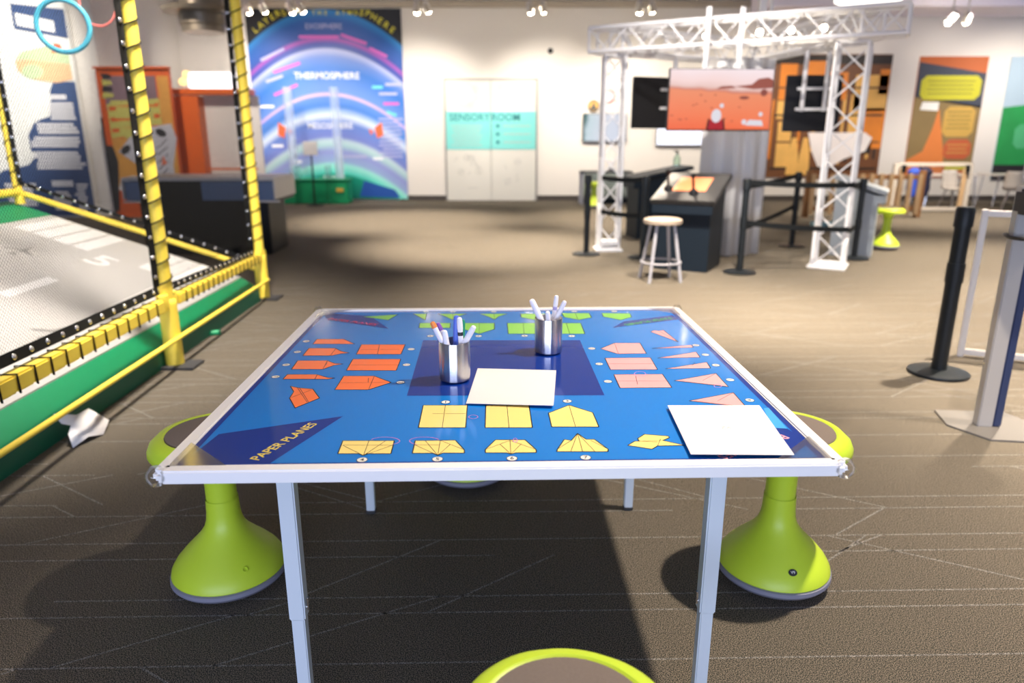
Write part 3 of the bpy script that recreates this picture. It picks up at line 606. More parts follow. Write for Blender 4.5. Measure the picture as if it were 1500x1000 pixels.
# ---- paper plane on the carpet by the mat
pl = MB(); i = pl.mi(PAPER)
from_px = None
P_ = dict(A=(-1.876, 2.74, 0.135), B=(-1.86, 2.753, 0.085), K=(-1.86, 2.809, 0.055), D=(-1.822, 2.725, 0.05), E=(-1.792, 2.694, 0.004), Fp=(-1.762, 2.76, 0.025), Gp=(-1.744, 2.834, 0.003), Hn=(-1.767, 2.928, 0.03), I=(-1.84, 2.915, 0.09), J=(-1.856, 2.852, 0.085))
V = {k: pl.bm.verts.new(Vector(v)) for k, v in P_.items()}
for q in (('A', 'B', 'K', 'J'), ('J', 'K', 'Hn', 'I'), ('K', 'D', 'Fp'), ('D', 'E', 'Fp'), ('K', 'Fp', 'Gp', 'Hn')): pl.face([V[k] for k in q], i)
o = pl.build('paper_plane'); md = o.modifiers.new('t', 'SOLIDIFY'); md.thickness = .0012; md.offset = 1
tag(o, 'folded white paper plane lying on the carpet beside the green mat', 'paper plane')
# ================================================================ TABLE
TC = (-.029, 1.757, 0); TY = R(1.5); TZ = .665; S = 1.225
tb = thing('activity_table', 'low square table with glossy blue printed top, white edge and grey legs', 'table', TC, TY)
BLUE = mat('table_print_blue', (.004, .19, .66), .11, spec=.55); NAVYB = mat('table_print_navy', (.003, .032, .27), .11, spec=.55); SKY = mat('table_print_sky', (.05, .36, .78), .17)
CO = {'orange': mat('print_orange', (.95, .19, .045), .2), 'yellow': mat('print_pale_yellow', (.95, .72, .23), .2), 'green': mat('print_green', (.24, .62, .08), .2), 'pink': mat('print_pink', (.90, .38, .40), .2)}
INK = mat('print_black', (.012, .014, .02), .2); OVM = mat('print_white_oval', (.82, .82, .78), .2); PEN = mat('pink_pen', (.55, .20, .55), .4)
TXC = {'o': mat('print_red_text', (.70, .05, .08), .2), 'y': mat('print_yellow_text', (.88, .72, .12), .2), 'g': mat('print_green_text', (.12, .50, .10), .2), 'p': mat('print_pink_text', (.85, .40, .50), .2)}
hw = S/2-.026
t = MB(); t.box(BLUE, (0, 0, TZ-.011), (2*hw, 2*hw, .018))
Z0 = TZ-.002
def clampuv(p): return (max(-hw+.001, min(hw-.001, p[0])), max(-hw+.001, min(hw-.001, p[1])))
def flat(m, pts, z): t.poly(m, [(*clampuv(p), z) for p in pts])
def line(m, a, b, w, z):
    a = Vector(a[:2]); b = Vector(b[:2]); d = b-a
    if d.length < 1e-4: return
    n = Vector((-d.y, d.x)).normalized()*w*.5
    flat(m, [a-n, b-n, b+n, a+n], z)
bw = .014
for sx, sy, ex, ey in ((-hw, -hw, hw, -hw+bw), (-hw, hw-bw, hw, hw), (-hw, -hw+bw, -hw+bw, hw-bw), (hw-bw, -hw+bw, hw, hw-bw)):
    flat(NAVYB, [(sx, sy), (ex, sy), (ex, ey), (sx, ey)], Z0+.0002)
for q in G['navy']: flat(NAVYB, q, Z0+.0003)
for q in G['navytri']: flat(NAVYB, q, Z0+.0003)
for q in G['skytri']: flat(SKY, q, Z0+.0004)
for c_, lst in ((k, G[k]) for k in ('orange', 'yellow', 'green', 'pink')):
    for q in lst:
        flat(CO[c_], q, Z0+.0004)
        for a, b2 in zip(q, q[1:]+q[:1]): line(INK, a, b2, .0021, Z0+.0006)
for ln in LN: line(INK, ln[0], ln[1], .0011, Z0+.0006)
for ln in MG:
    for a, b2 in zip(ln, ln[1:]): line(PEN, a, b2, .0016, Z0+.0008)
rot = {'y': 0, 'o': -90, 'p': 90, 'g': 180}
nums = {'y': '145637', 'o': '1234567', 'p': '12345678', 'g': '123456789'}
for k in 'yopg':
    for j, c in enumerate(OV[k]):
        t.lathe(INK, [(0, 0), (.0105, 0)], (c[0], c[1], Z0+.0005), 20); t.lathe(OVM, [(0, 0), (.0092, 0)], (c[0], c[1], Z0+.0006), 20)
        t.text(INK, nums[k][j], TR((c[0], c[1], Z0+.0008)) @ RZ(rot[k]), .015)
for k, a, b2 in (('y', (-.452, -.560), (-.384, -.388)), ('o', (-.5494, .4895), (-.3756, .403)), ('g', (.3771, .3793), (.5647, .4764)), ('p', (.556, -.474), (.387, -.575))):
    a = Vector(a); b2 = Vector(b2)
    if k in 'og': a, b2 = (a, b2) if k == 'o' else (b2, a)
    d = b2-a; ang = math.degrees(math.atan2(d.y, d.x)); c = (a+b2)/2
    t.text(TXC[k], 'PAPER PLANES', TR((c.x, c.y, Z0+.0008)) @ RZ(ang), .0285)
t.build('tabletop', tb)
for k in range(4):
    q = MB(); a = k*90
    # L-shaped white edge moulding
    q.box(WHITE, (0, 0, 0), (S-.03, .028, .025), .003, M=RZ(a) @ TR((0, -S/2+.014, TZ-.0095)))
    q.build('edge_trim', tb)
for sx in (-1, 1):
    for sy in (-1, 1):
        q = MB(); ins = .006
        q.box(WHITE, (sx*(S/2-.016), sy*(S/2-.016), TZ-.0095), (.032, .032, .0245), .008); q.build('corner_block', tb)
        q = MB(); q.lathe(CLEAR, [(0, -.018), (.010, -.0165), (.0165, -.007), (.018, 0), (.0165, .007), (.010, .0165), (0, .018)], M=TR((sx*(S/2-.006), sy*(S/2-.006), TZ-.008)), n=20)
        q.build('corner_bumper', tb)
        q = MB(); A = (sx*(S/2-.022), sy*(S/2-.022)); B = (sx*(S/2-.022-.10), sy*(S/2-.022)); D_ = (sx*(S/2-.022), sy*(S/2-.022-.10))
        pts = [A, B, D_]
        v0 = [q.bm.verts.new((*p, TZ+.0034)) for p in pts]; v1 = [q.bm.verts.new((*p, TZ+.0045)) for p in pts]; i = q.mi(FILM)
        q.face(v0, i); q.face(v1, i)
        for j in range(3): q.face([v0[j], v0[(j+1) % 3], v1[(j+1) % 3], v1[j]], i)
        q.build('corner_film', tb)
        # legs
        lx, ly = sx*(S/2-.176), sy*(S/2-.178)
        q = MB(); q.box(LEGM, (lx, ly, .44), (.034, .034, .40), .003); lg = q.build('leg', tb)
        q = MB(); q.box(LEGM, (lx, ly, .135), (.028, .028, .25), .0025); q.build('leg_extension', lg)
        q = MB(); q.box(RUBBER, (lx, ly, .007), (.031, .031, .014), .003); q.build('foot_cap', lg)
        q = MB(); q.cyl(CHROME, (lx-sx*.017, ly, .265), (lx-sx*.024, ly, .265), .006, 10); q.box(CHROME, (lx-sx*.022, ly-.004, .275), (.004, .008, .03), .001); q.build('height_clip', lg)
q = MB()
q.box(LEGM, (0, S/2-.178, .63), (.84, .03, .03)); q.box(LEGM, (0, -S/2+.178, .63), (.84, .03, .03))
q.build('under_frame', tb)

# ================================================================ PAPER, CUPS, MARKERS
def sheet(corners, zb, thick, name, curl=0.):
    q = MB(); i = q.mi(PAPER); N = 12; top = []; bot = []
    c = [Vector(p) for p in corners]
    for a in range(N+1):
        rt, rb = [], []
        for b2 in range(N+1):
            u, v = a/N, b2/N
            p = c[0]*(1-u)*(1-v)+c[1]*u*(1-v)+c[2]*u*v+c[3]*(1-u)*v
            h = zb+curl*(max(0, v-.75)*4)**2*(.35+.65*u)
            rb.append(q.bm.verts.new((p.x, p.y, h))); rt.append(q.bm.verts.new((p.x, p.y, h+thick)))
        top.append(rt); bot.append(rb)
    for a in range(N):
        for b2 in range(N):
            q.face([top[a][b2], top[a+1][b2], top[a+1][b2+1], top[a][b2+1]], i, True); q.face([bot[a][b2], bot[a][b2+1], bot[a+1][b2+1], bot[a+1][b2]], i, True)
    for a in range(N):
        for R0 in (0, N):
            q.face([top[a][R0], bot[a][R0], bot[a+1][R0], top[a+1][R0]], i); q.face([top[R0][a], bot[R0][a], bot[R0][a+1], top[R0][a+1]], i)
    return q, name
q, n = sheet([(-.086, 1.710), (.110, 1.694), (.089, 1.442), (-.100, 1.462)], TZ+.0003, .0012, 's', .004)
tag(q.build('paper_sheet'), 'blank white paper sheet at the middle of the blue table beside the metal cups', 'paper', 'white paper sheets on the blue table')
q, n = sheet([(.334, 1.442), (.531, 1.442), (.512, 1.193), (.325, 1.196)], TZ+.0048, .0008, 's', .0)
PCL = mat('pencil_grey', (.45, .45, .48), .6)
q.text(PCL, 'v2', TR((.424, 1.318, TZ+.0058)) @ RZ(170), .022)
tag(q.build('paper_sheet'), 'white paper sheet with a tiny pencil mark near the right front table corner', 'paper', 'white paper sheets on the blue table')

def cup(loc, lab):
    r = thing('metal_cup', lab, 'cup', (loc[0], loc[1], TZ), 0, 'metal marker cups')
    q = MB(); q.lathe(STEEL, [(0, .0005), (.034, .0005), (.0368, .003), (.0372, .008), (.0372, .094), (.0365, .0955), (.0355, .094), (.0355, .006), (0, .005)], n=56); q.build('cup_body', r)
    return r
cupA = cup((-.137, 1.632), 'polished steel cup of many markers, nearer of the two on the table')
cupB = dup(cupA, 'polished steel cup of four white markers, farther of the two on the table', (.098, 1.86, TZ))
def marker(base, tip, rad, bar, cap, lab, stripe=None, capl=.3, nm='marker', group=None, sr=(.60, .84)):
    a = Vector(base); b = Vector(tip); d = b-a; L_ = d.length
    t_ = thing(nm, lab, 'marker', a, 0, group); t_.rotation_mode = 'QUATERNION'; t_.rotation_quaternion = d.to_track_quat('Z', 'Y')
    q = MB(); q.lathe(bar, [(0, .0), (rad*.7, 0), (rad*.95, .01), (rad, .02), (rad, L_*(1-capl)), (0, L_*(1-capl))], n=14)
    if stripe: q.lathe(stripe, [(rad*1.0, L_*sr[0]), (rad*1.04, L_*sr[0]), (rad*1.04, L_*sr[1]), (rad*1.0, L_*sr[1])], n=14)
    q.build('barrel', t_)
    q = MB(); q.lathe(cap, [(0, L_*(1-capl)), (rad*1.12, L_*(1-capl)), (rad*1.08, L_-.01), (rad*.9, L_-.002), (rad*.5, L_), (0, L_)], n=14); q.build('cap', t_)
MW = mat('marker_white', (.84, .82, .88), .35); MO = mat('marker_orange', (.85, .25, .05), .35); MPu = mat('marker_purple', (.25, .10, .50), .35); MB_ = mat('marker_blue', (.08, .16, .66), .35)
MG_ = mat('marker_green', (.02, .30, .18), .35); MPk = mat('marker_crimson', (.60, .05, .20), .35); MK = mat('marker_black', (.02, .02, .03), .4); MLv = mat('marker_lavender', (.40, .36, .68), .35)
x, y, z = -.137, 1.632, TZ+.008
GM = 'markers in the nearer cup'
marker((x+.012, y-.008, z), (x-.050, y-.01, z+.136), .0062, MW, MO, 'white marker with orange end leaning left in the nearer cup', None, .10, group=GM)
marker((x+.018, y+.008, z), (x-.040, y+.012, z+.128), .0058, MW, MPu, 'purple, white and crimson marker leaning left in the nearer cup', MPk, .14, group=GM, sr=(.60, .74))
marker((x-.004, y-.018, z), (x-.020, y-.026, z+.120), .0062, MW, MW, 'plain white marker, shortest one in the nearer cup', None, .5, group=GM)
marker((x+.0, y+.005, z), (x+.006, y+.012, z+.146), .0068, MB_, MB_, 'all-blue marker standing tallest in the nearer cup', None, .4, group=GM)
marker((x+.014, y-.004, z), (x+.020, y+.022, z+.134), .0058, MW, MG_, 'dark green marker between the blue and the black-banded ones in the nearer cup', MG_, .45, group=GM)
marker((x+.020, y-.006, z), (x+.014, y-.006, z+.146), .0062, MW, MW, 'white marker with a black band, upright in the nearer cup', MK, .2, group=GM, sr=(.70, .76))
marker((x-.022, y+.000, z), (x+.049, y-.010, z+.126), .0064, MLv, MW, 'lavender and white marker leaning right in the nearer cup', None, .45, group=GM)
x, y = .098, 1.86
GM = 'markers in the farther cup'
marker((x+.017, y-.004, z), (x-.047, y-.006, z+.138), .0075, MW, MW, 'thick white marker leaning left in the farther cup', None, .4, group=GM)
marker((x+.004, y-.014, z), (x-.004, y-.024, z+.110), .0062, mat('marker_cream', (.80, .70, .50), .35), MW, 'short cream and white marker in the middle of the farther cup', None, .4, group=GM)
marker((x+.006, y+.025, z), (x+.022, y+.026, z+.142), .0058, MW, MW, 'white marker standing upright on the right in the farther cup', MLv, .2, group=GM, sr=(.72, .78))
marker((x-.018, y+.012, z), (x+.044, y+.011, z+.130), .0060, MLv, MW, 'white marker leaning right in the farther cup', None, .5, group=GM)

# ================================================================ WOBBLE STOOLS
def stool(loc, lab, rz=0., badge=True, grp='lime green wobble stools'):
    r = thing('wobble_stool', lab, 'stool', loc, rz, grp)
    q = MB(); q.lathe(LIME, [(.149, .043), (.154, .050), (.151, .062), (.139, .082), (.118, .106), (.092, .132), (.069, .156), (.0545, .177), (.0475, .198), (.0445, .222), (.043, .262)], n=56); ba = q.build('base', r)
    q = MB(); q.lathe(LIME, [(0, .258), (.0408, .258), (.0408, .33), (.044, .36), (0, .36)], n=40); q.build('column', r)
    q = MB(); q.lathe(RINGG, [(0, .0), (.06, .002), (.12, .012), (.150, .024), (.158, .034), (.157, .044), (.150, .048), (.0, .048)], n=56); q.build('base_ring', r)
    def md(p, a, rr, z):
        # hand grip: the rim droops on two sides
        if rr > .145:
            k = max(0, math.cos(a*2))**3 if abs(math.cos(a)) > .3 else 0
            p = Vector((p.x*(1+.05*k), p.y, p.z-.020*k*(rr-.145)/.022))
        return p
    q = MB(); q.lathe(LIME, [(.042, .345), (.052, .378), (.075, .402), (.108, .420), (.140, .430), (.150, .424), (.156, .412), (.163, .409), (.167, .416), (.166, .432), (.157, .449), (.142, .459), (.128, .461), (.123, .457), (0, .456)], n=64, mod=md); se = q.build('seat', r)
    q = MB(); q.lathe(PAD, [(.123, .457), (.121, .4605), (.09, .4625), (0, .463)], n=48); q.build('pad', se)
    q = MB(); M_ = TR((.030, -.118, .0865)) @ RX(52)
    if badge:
        q.lathe(MK, [(0, 0), (.010, 0), (.010, .003), (0, .003)], M=TR((0, -.1285, .0945)) @ RX(45) @ Matrix.Diagonal((1.15, .9, 1, 1)), n=20)
        q.text(OVM, 'V9', TR((0, -.1285, .0945)) @ RX(45) @ TR((0, 0, .0034)), .011); q.build('badge', ba)
    else:
        q.lathe(LIME, [(.0075, 0), (.0075, .003), (.0055, .003), (.0055, .0005), (0, .0005)], M=TR((.083, -.098, .0945)) @ RZ(40) @ RX(45), n=20); q.build('button', ba)
    return r
stool((-.808, 1.800, .0), 'lime green wobble stool at the left side of the blue table', 0, False)
sR = stool((.752, 1.815, .0), 'lime green wobble stool with a dark badge at the right of the blue table', R(2), True)
stool((.076, .800, .0), 'lime green wobble stool at the front of the table, only its seat in view', R(80), False)
stool((-.165, 2.455, .0), 'lime green wobble stool behind the blue table, mostly hidden beneath it', R(10), False)
stool((4.21, 8.10, .0), 'lime green wobble stool standing right of the grey console in the background', R(10), False)
stool((1.46, 13.0, .0), 'lime green wobble stool by the back wall behind the left truss tower', R(10), False)
# ================================================================ TRUSS BOOTH
tr = thing('lighting_truss', 'white metal lattice truss frame on towers around the video screens', 'truss', (0, 0, 0))
def lattice(q, a, b, side, h, r, seg, cross=True):
    """box truss between a and b; side vector & up vector give the section"""
    a = Vector(a); b = Vector(b); s = Vector(side); u = Vector(h)
    offs = (-s-u, s-u, s+u, -s+u)
    for o_ in offs: q.cyl(TRUSS, a+o_, b+o_, r, 10)
    n = seg
    for f0, f1 in ((0, 1), (1, 2), (2, 3), (3, 0)):
        for k in range(n):
            p = a.lerp(b, k/n); p2 = a.lerp(b, (k+1)/n)
            A, B = (offs[f0], offs[f1]) if k % 2 == 0 else (offs[f1], offs[f0])
            q.cyl(TRUSS, p+A, p2+B, r*.42, 6)
    for p in (a, b):
        for f0 in range(4): q.cyl(TRUSS, p+offs[f0], p+offs[(f0+1) % 4], r*.7, 8)
ZL, ZH = 2.06, 2.285; ZM = (ZL+ZH)/2; HU = (0, 0, (ZH-ZL)/2)
LF = Vector((.86, 7.98, ZM)); RT_ = Vector((3.24, 6.60, ZM)); AP = Vector((2.75, 9.0, ZM))
def perp(a, b, w): d = (b-a).normalized(); return Vector((-d.y, d.x, 0))*w
q = MB(); lattice(q, LF+(LF-RT_).normalized()*.02, RT_+(RT_-LF).normalized()*.12, perp(LF, RT_, .11), HU, .0215, 14); q.build('beam', tr)
q = MB(); lattice(q, LF+Vector((.22, .0, 0)), AP, perp(LF, AP, .11), HU, .0215, 12); q.build('beam', tr)
q = MB(); lattice(q, RT_+Vector((-.1, .15, 0)), AP, perp(RT_, AP, .11), HU, .0215, 12); q.build('beam', tr)
def tower(c, hx, hy, rz, plate):
    a = Vector((c[0], c[1], .03)); b = Vector((c[0], c[1], ZL-.03)); M_ = Matrix.Rotation(R(rz), 3, 'Z')
    q = MB(); lattice(q, a, b, M_ @ Vector((hx, 0, 0)), M_ @ Vector((0, hy, 0)), .0175, 8); tw = q.build('tower', tr)
    q = MB(); q.box(TRUSS, (c[0], c[1], .012), (2*hx+.08, 2*hy+.08, .024), .004, rz=R(rz))
    if plate: q.box(TRUSS, (c[0], c[1], .09), (2*hx, 2*hy, .04), .004, rz=R(rz))
    q.build('base_plate', tw)
tower((1.075, 8.03), .105, .10, 2, True)
tower((3.09, 6.95), .132, .132, 60, False)
tower((2.75, 9.0), .11, .11, 10, False)
q = MB(); q.box(TRUSS, (2.66, 8.3, 2.96), (.07, .07, 1.35)); q.box(TRUSS, (2.76, 8.3, 2.96), (.03, .03, 1.35)); q.build('power_pole', tr)
# small spots clamped in the right end of the truss
LAMPF = mat('lamp_glass_warm', (.9, .85, .7), .3, emit=(1, .86, .62), estr=45.)
SILV = mat('lamp_silver', (.70, .68, .66), .3, .6)
def spot_head(loc, tgt, lab, nm='spotlight', stem=.12, sz=1., grp='spotlights clamped in the truss'):
    t_ = thing(nm, lab, 'spotlight', loc, 0, grp)
    d = (Vector(tgt)-Vector(loc)).normalized(); M_ = d.to_track_quat('-Z', 'Y').to_matrix().to_4x4()
    q = MB(); q.lathe(SILV, [(.030*sz, .10*sz), (.046*sz, .06*sz), (.052*sz, -.06*sz), (.048*sz, -.06*sz), (.044*sz, -.045*sz), (.0, -.045*sz)], M=M_, n=20)
    q.lathe(SILV, [(0, .10*sz), (.03*sz, .10*sz)], M=M_, n=20); q.build('housing', t_)
    q = MB(); q.lathe(LAMPF, [(0, -.112*sz), (.020*sz, -.106*sz), (.038*sz, -.086*sz), (.044*sz, -.058*sz)], M=M_, n=20); q.build('lens', t_)
    q = MB(); q.cyl(SILV, (0, 0, .05*sz), (0, 0, stem), .012*sz, 8); q.build('stem', t_)
    return t_
dd = (RT_-LF)
for k, (u, lab) in enumerate(((.60, 'small silver spotlight in the truss, first right of the screen poles'), (.70, 'small silver spotlight in the truss, second right of the screen poles'), (.80, 'small silver spotlight in the truss directly left of the right tower'), (.42, 'small silver spotlight in the truss beside the screen poles'))):
    p = LF+dd*u; spot_head((p.x, p.y+.02, ZM+.0), (p.x-.2, p.y-2, .5), lab, stem=.10, sz=.6)

# ---- the lit screen
def marsx(mth, x, z): return mth('ADD', mth('MULTIPLY', z, 1.0), mth('MULTIPLY', x, .06))
MARS = ramp_mat('mars_picture', marsx, [(.0, (.86, .13, .035)), (.10, (.88, .19, .07)), (.33, (.84, .26, .12)), (.345, (.62, .20, .13)), (.375, (.80, .55, .50)), (.42, (.90, .66, .64)), (.56, (.92, .80, .84))], .3, .5, .10)
mk = lambda n, c: mat(n, tuple(v*.05 for v in c), .4, emit=c, estr=.42)
HIL = mk('mars_hill_brown', (.36, .10, .07)); RCK = mk('mars_rock_dark', (.30, .08, .06)); RWH = mk('mars_probe_white', (.8, .78, .85)); RRD = mk('mars_seat_red', (.45, .01, .02))
tv = thing('video_screen', 'large lit screen showing a red desert landscape, hanging from the truss on white poles', 'screen', (1.93, 7.0, 1.285), R(1.5))
q = MB(); q.box(BLACK, (0, .02, .265), (.975, .035, .55), .004); q.build('bezel', tv)
q = MB(); q.box(MARS, (0, -.002, .268), (.955, .006, .53))
F = -.0065
q.prism(HIL, [(.12, .385), (.28, .40), (.34, .45), (.43, .462), (.478, .44), (.478, .37), (.30, .36)], 'y', F, F+.002)
q.prism(HIL, [(-.05, .36), (.0, .385), (.10, .39), (.14, .37)], 'y', F, F+.002)
q.lathe(RCK, [(0, 0), (.032, 0)], M=WALLF(.40, F-.001, .33), n=16); q.lathe(RCK, [(0, 0), (.03, 0)], M=WALLF(.22, F-.001, .285) @ Matrix.Diagonal((1.6, .5, 1, 1)), n=16)
for k in range(16): q.lathe(RCK, [(0, 0), (.009, 0)], M=WALLF(random.uniform(-.45, .3), F-.001, random.uniform(.05, .31)) @ Matrix.Diagonal((1.5, .5, 1, 1)), n=10)
q.prism(RRD, [(-.11, .003), (.05, .003), (.03, .09), (-.09, .09)], 'y', F-.002, F)
q.lathe(RWH, [(0, 0), (.052, 0)], M=WALLF(-.03, F-.0035, .125) @ Matrix.Diagonal((.9, 1.15, 1, 1)), n=20); q.lathe(RWH, [(0, 0), (.02, 0)], M=WALLF(.015, F-.0035, .215), n=14)
for s_ in (-1, 1): q.prism(BLACK, [(-.03+s_*.075, .003), (-.03+s_*.09, .003), (-.03+s_*.075, .10), (-.03+s_*.06, .10)], 'y', F-.004, F-.002)
q.prism(RWH, [(.25, .04), (.42, .035), (.40, .085), (.28, .09)], 'y', F-.002, F); q.lathe(RWH, [(0, 0), (.02, 0)], M=WALLF(.385, F-.003, .14), n=14); q.lathe(RWH, [(0, 0), (.024, 0)], M=WALLF(.235, F-.003, .07), n=14)
q.build('picture', tv)
q = MB(); q.box(BLACK, (0, .055, .27), (.6, .04, .30)); q.build('rear_housing', tv)
for x_ in (-.14, .17):
    q = MB(); q.cyl(TRUSS, (x_, .10, .10), (x_+.01, .10, 1.07), .026, 14); q.build('hanging_pole', tv)
q = MB(); q.box(TRUSS, (.01, .085, .20), (.5, .03, .03)); q.box(TRUSS, (.01, .085, .36), (.5, .03, .03)); q.build('bracket', tv)
# dark screens seen from behind / aside
def backscreen(loc, rz, lab, w, h, px):
    r = thing('video_screen', lab, 'screen', loc, R(rz))
    q = MB(); q.box(BLACK, (0, .03, h/2), (w, .045, h), .006); q.build('rear_housing', r)
    for x_ in px:
        q = MB(); q.cyl(TRUSS, (x_, -.045, h*.36), (x_, -.045, 2.10-loc[2]), .024, 12); q.build('hanging_pole', r)
    q = MB()
    for z_ in (h*.40, h*.76): q.box(TRUSS, (sum(px)/len(px), -.015, z_), (max(.3, (max(px)-min(px))*1.5), .03, .028))
    q.build('bracket', r)
backscreen((3.13, 7.85, 1.275), -6, 'black back of a hanging screen with white brackets, left of the right truss tower', .56, .56, (-.12, .10))
backscreen((1.66, 8.35, 1.31), 22, 'black screen partly hidden behind the lit red landscape screen', .72, .54, (.12,))

# ---- pleated banner column
BAN = mat('banner_fabric_white', (.74, .74, .76), .7)
b = MB(); i = b.mi(BAN); pts = []
for k in range(61):
    u = k/60; x_ = 1.98+.66*u
    pts.append((x_, 7.72-.20*math.sin(math.pi*u)+.035*math.cos(u*2*math.pi*3.5)))
r0 = [b.bm.verts.new((x_, y_, .02)) for x_, y_ in pts]; r1 = [b.bm.verts.new((x_, y_, 1.97)) for x_, y_ in pts]
for k in range(60): b.face([r0[k], r0[k+1], r1[k+1], r1[k]], i, True)
o = b.build('banner_column', sharp=80); md = o.modifiers.new('t', 'SOLIDIFY'); md.thickness = .012
tag(o, 'tall curved white fabric banner column behind the control console', 'banner')

# ---- consoles
OSC = mat('console_screen_orange', (.85, .25, .10), .3, emit=(1., .30, .12), estr=.13); CTOP = mat('console_top_dark', (.018, .018, .02), .35)
def console(loc, rz, lab, body, top, w=.58, dpt=.55, zf=.66, zr=.88, screen=True, bw=.84):
    r = thing('control_console', lab, 'console', loc, R(rz))
    q = MB(); x0 = w*bw/2
    q.prism(body, [(-dpt/2+.05, 0), (dpt/2, 0), (dpt/2, zr-.05), (-dpt/2+.05, zf-.03)], 'x', -x0, x0); q.build('body', r)
    sl = math.atan2(zr-zf, dpt+.06); L_ = math.hypot(zr-zf, dpt+.06); M_ = TR((0, 0, (zf+zr)/2)) @ Matrix.Rotation(sl, 4, 'X')
    q = MB(); q.box(top, (0, 0, 0), (w, L_, .045), .008, M=M_); tp = q.build('sloped_top', r)
    q = MB(); q.prism(body, [(-dpt/2-.02, zf-.10), (-dpt/2+.06, zf-.10), (-dpt/2+.06, zf-.02), (-dpt/2-.02, zf-.02)], 'x', -w/2+.02, w/2-.02); q.build('front_apron', r)
    if screen:
        q = MB(); q.box(OSC, (0, 0, 0), (w*.52, L_*.48, .004), M=M_ @ TR((.0, .05, .024))); q.build('touch_screen', tp)
        for jx, jy in ((-.20, -.09), (.06, -.17)):
            q = MB(); q.lathe(BLACK, [(.045, 0), (.04, .02), (.012, .05), (.012, .15), (.02, .16), (.02, .19), (0, .20)], M=M_ @ TR((jx, jy, .022)), n=20); q.build('joystick', tp)
    return r
console((1.71, 6.95, 0), -28, 'dark slate console with orange screen and two joysticks behind the wooden-seat stool', NAVY, CTOP, .60, .60, .64, .86)
console((1.80, 9.15, 0), -80, 'dark slate console partly hidden behind the joystick console', NAVY, NAVY, .50, .70, .72, .86, False)
console((3.72, 7.78, 0), 62, 'lighter grey console with sloped top, right of the right truss tower', PGREY, PGREY, .52, .46, .66, .82, False)
# bottles on the far console
CAPW = mat('cap_white', (.8, .82, .82), .4); GEL = clear('bottle_clear_green', (.80, .95, .86), .12)
def bottle(loc, h, r_, lab, bm, cm):
    t_ = thing('pump_bottle', lab, 'bottle', loc)
    q = MB(); q.lathe(bm, [(0, 0), (r_, 0), (r_, h*.55), (r_*.4, h*.72), (r_*.4, h*.78), (0, h*.78)], n=20); q.build('bottle_body', t_)
    q = MB(); q.lathe(cm, [(0, h*.78), (r_*.42, h*.78), (r_*.3, h), (0, h)], n=14); q.box(cm, (-r_*.4, 0, h*.98), (r_*1.1, .012, .014)); q.build('pump', t_)
bottle((2.02, 9.05, .87), .19, .042, 'clear greenish pump bottle standing on the rear dark console', GEL, BLACK)
# ---- stool with round seat
ws = thing('round_stool', 'round-seat stool with grey metal legs in front of the joystick console', 'stool', (1.31, 6.27, 0))
q = MB(); q.lathe(mat('seat_hardboard', (.34, .28, .23), .5, var=.1, bscale=30), [(0, .545), (.14, .545), (.166, .535), (.166, .505), (.15, .495), (0, .495)], n=36); q.build('seat', ws)
for k in range(4):
    a = R(45+90*k+8); q = MB(); q.cyl(STOOLW, (.11*math.cos(a), .11*math.sin(a), .50), (.20*math.cos(a), .20*math.sin(a), .0), .0145, 12); q.build('leg', ws)
q = MB(); q.tube(STOOLW, [(.172*math.cos(2*math.pi*k/40), .172*math.sin(2*math.pi*k/40), .165) for k in range(40)], .0095, 8, closed=True); q.build('foot_ring', ws)

# ---- belt stanchions
STB = mat('stanchion_black', (.010, .013, .016), .4, spec=.3)
def stanchion(x, y, h, lab, mid=.5, pr=.03):
    r = thing('belt_post', lab, 'post', (x, y, 0), 0, 'black belt posts')
    q = MB(); q.lathe(STB, [(0, 0), (.145, 0), (.15, .008), (.148, .016), (.05, .030), (0, .03)], n=36); q.build('base', r)
    q = MB(); q.lathe(STB, [(0, .025), (pr, .025), (pr, h-.08), (0, h-.08)], n=20); q.build('pole', r)
    q = MB(); q.lathe(STB, [(0, h-.10), (pr+.007, h-.10), (pr+.007, h-.015), (pr, h), (0, h)], n=20); q.build('belt_head', r)
    q = MB(); q.lathe(STB, [(0, mid-.05), (pr+.005, mid-.05), (pr+.005, mid+.05), (0, mid+.05)], n=20); q.build('belt_head', r)
    return r
stanchion(1.365, 7.47, .84, 'black belt post left of the joystick console, behind the round-seat stool', .44)
stanchion(2.125, 6.62, .86, 'black belt post right of the joystick console', .46)
stanchion(3.24, 8.30, .84, 'black belt post behind the belts, left of the right truss tower', .46)
stanchion(3.56, 7.42, .82, 'black belt post against the lighter grey console', .36)
stanchion(.80, 7.70, .84, 'black belt post beside the left truss tower', .44)
BELT = mat('belt_black_webbing', (.008, .010, .012), .65, spec=.2)
def belt(a, b, lab, via=()):
    q = MB(); a = Vector(a); b = Vector(b); d = (b-a); n = Vector((-d.y, d.x, 0)).normalized()*.003; i = q.mi(BELT)
    pr = []
    way = [a]+[Vector((x, y, a.z+(b.z-a.z)*f)) for x, y, f in via]+[b]
    for k in range(len(way)*8-7):
        j = min(k//8, len(way)-2); u = k/8-j; p = way[j].lerp(way[j+1], u)-Vector((0, 0, .012*4*u*(1-u)))
        d = way[j+1]-way[j]; n = Vector((-d.y, d.x, 0)).normalized()*.003
        pr.append([q.bm.verts.new(p+n*s1+Vector((0, 0, .024*s2))) for s1, s2 in ((-1, -1), (1, -1), (1, 1), (-1, 1))])
    for A, B in zip(pr, pr[1:]):
        for j in range(4): q.face([A[j], A[(j+1) % 4], B[(j+1) % 4], B[j]], i)
    q.face(pr[0], i); q.face(pr[-1], i)
    tag(q.build('barrier_belt'), lab, 'belt', 'black barrier belts')
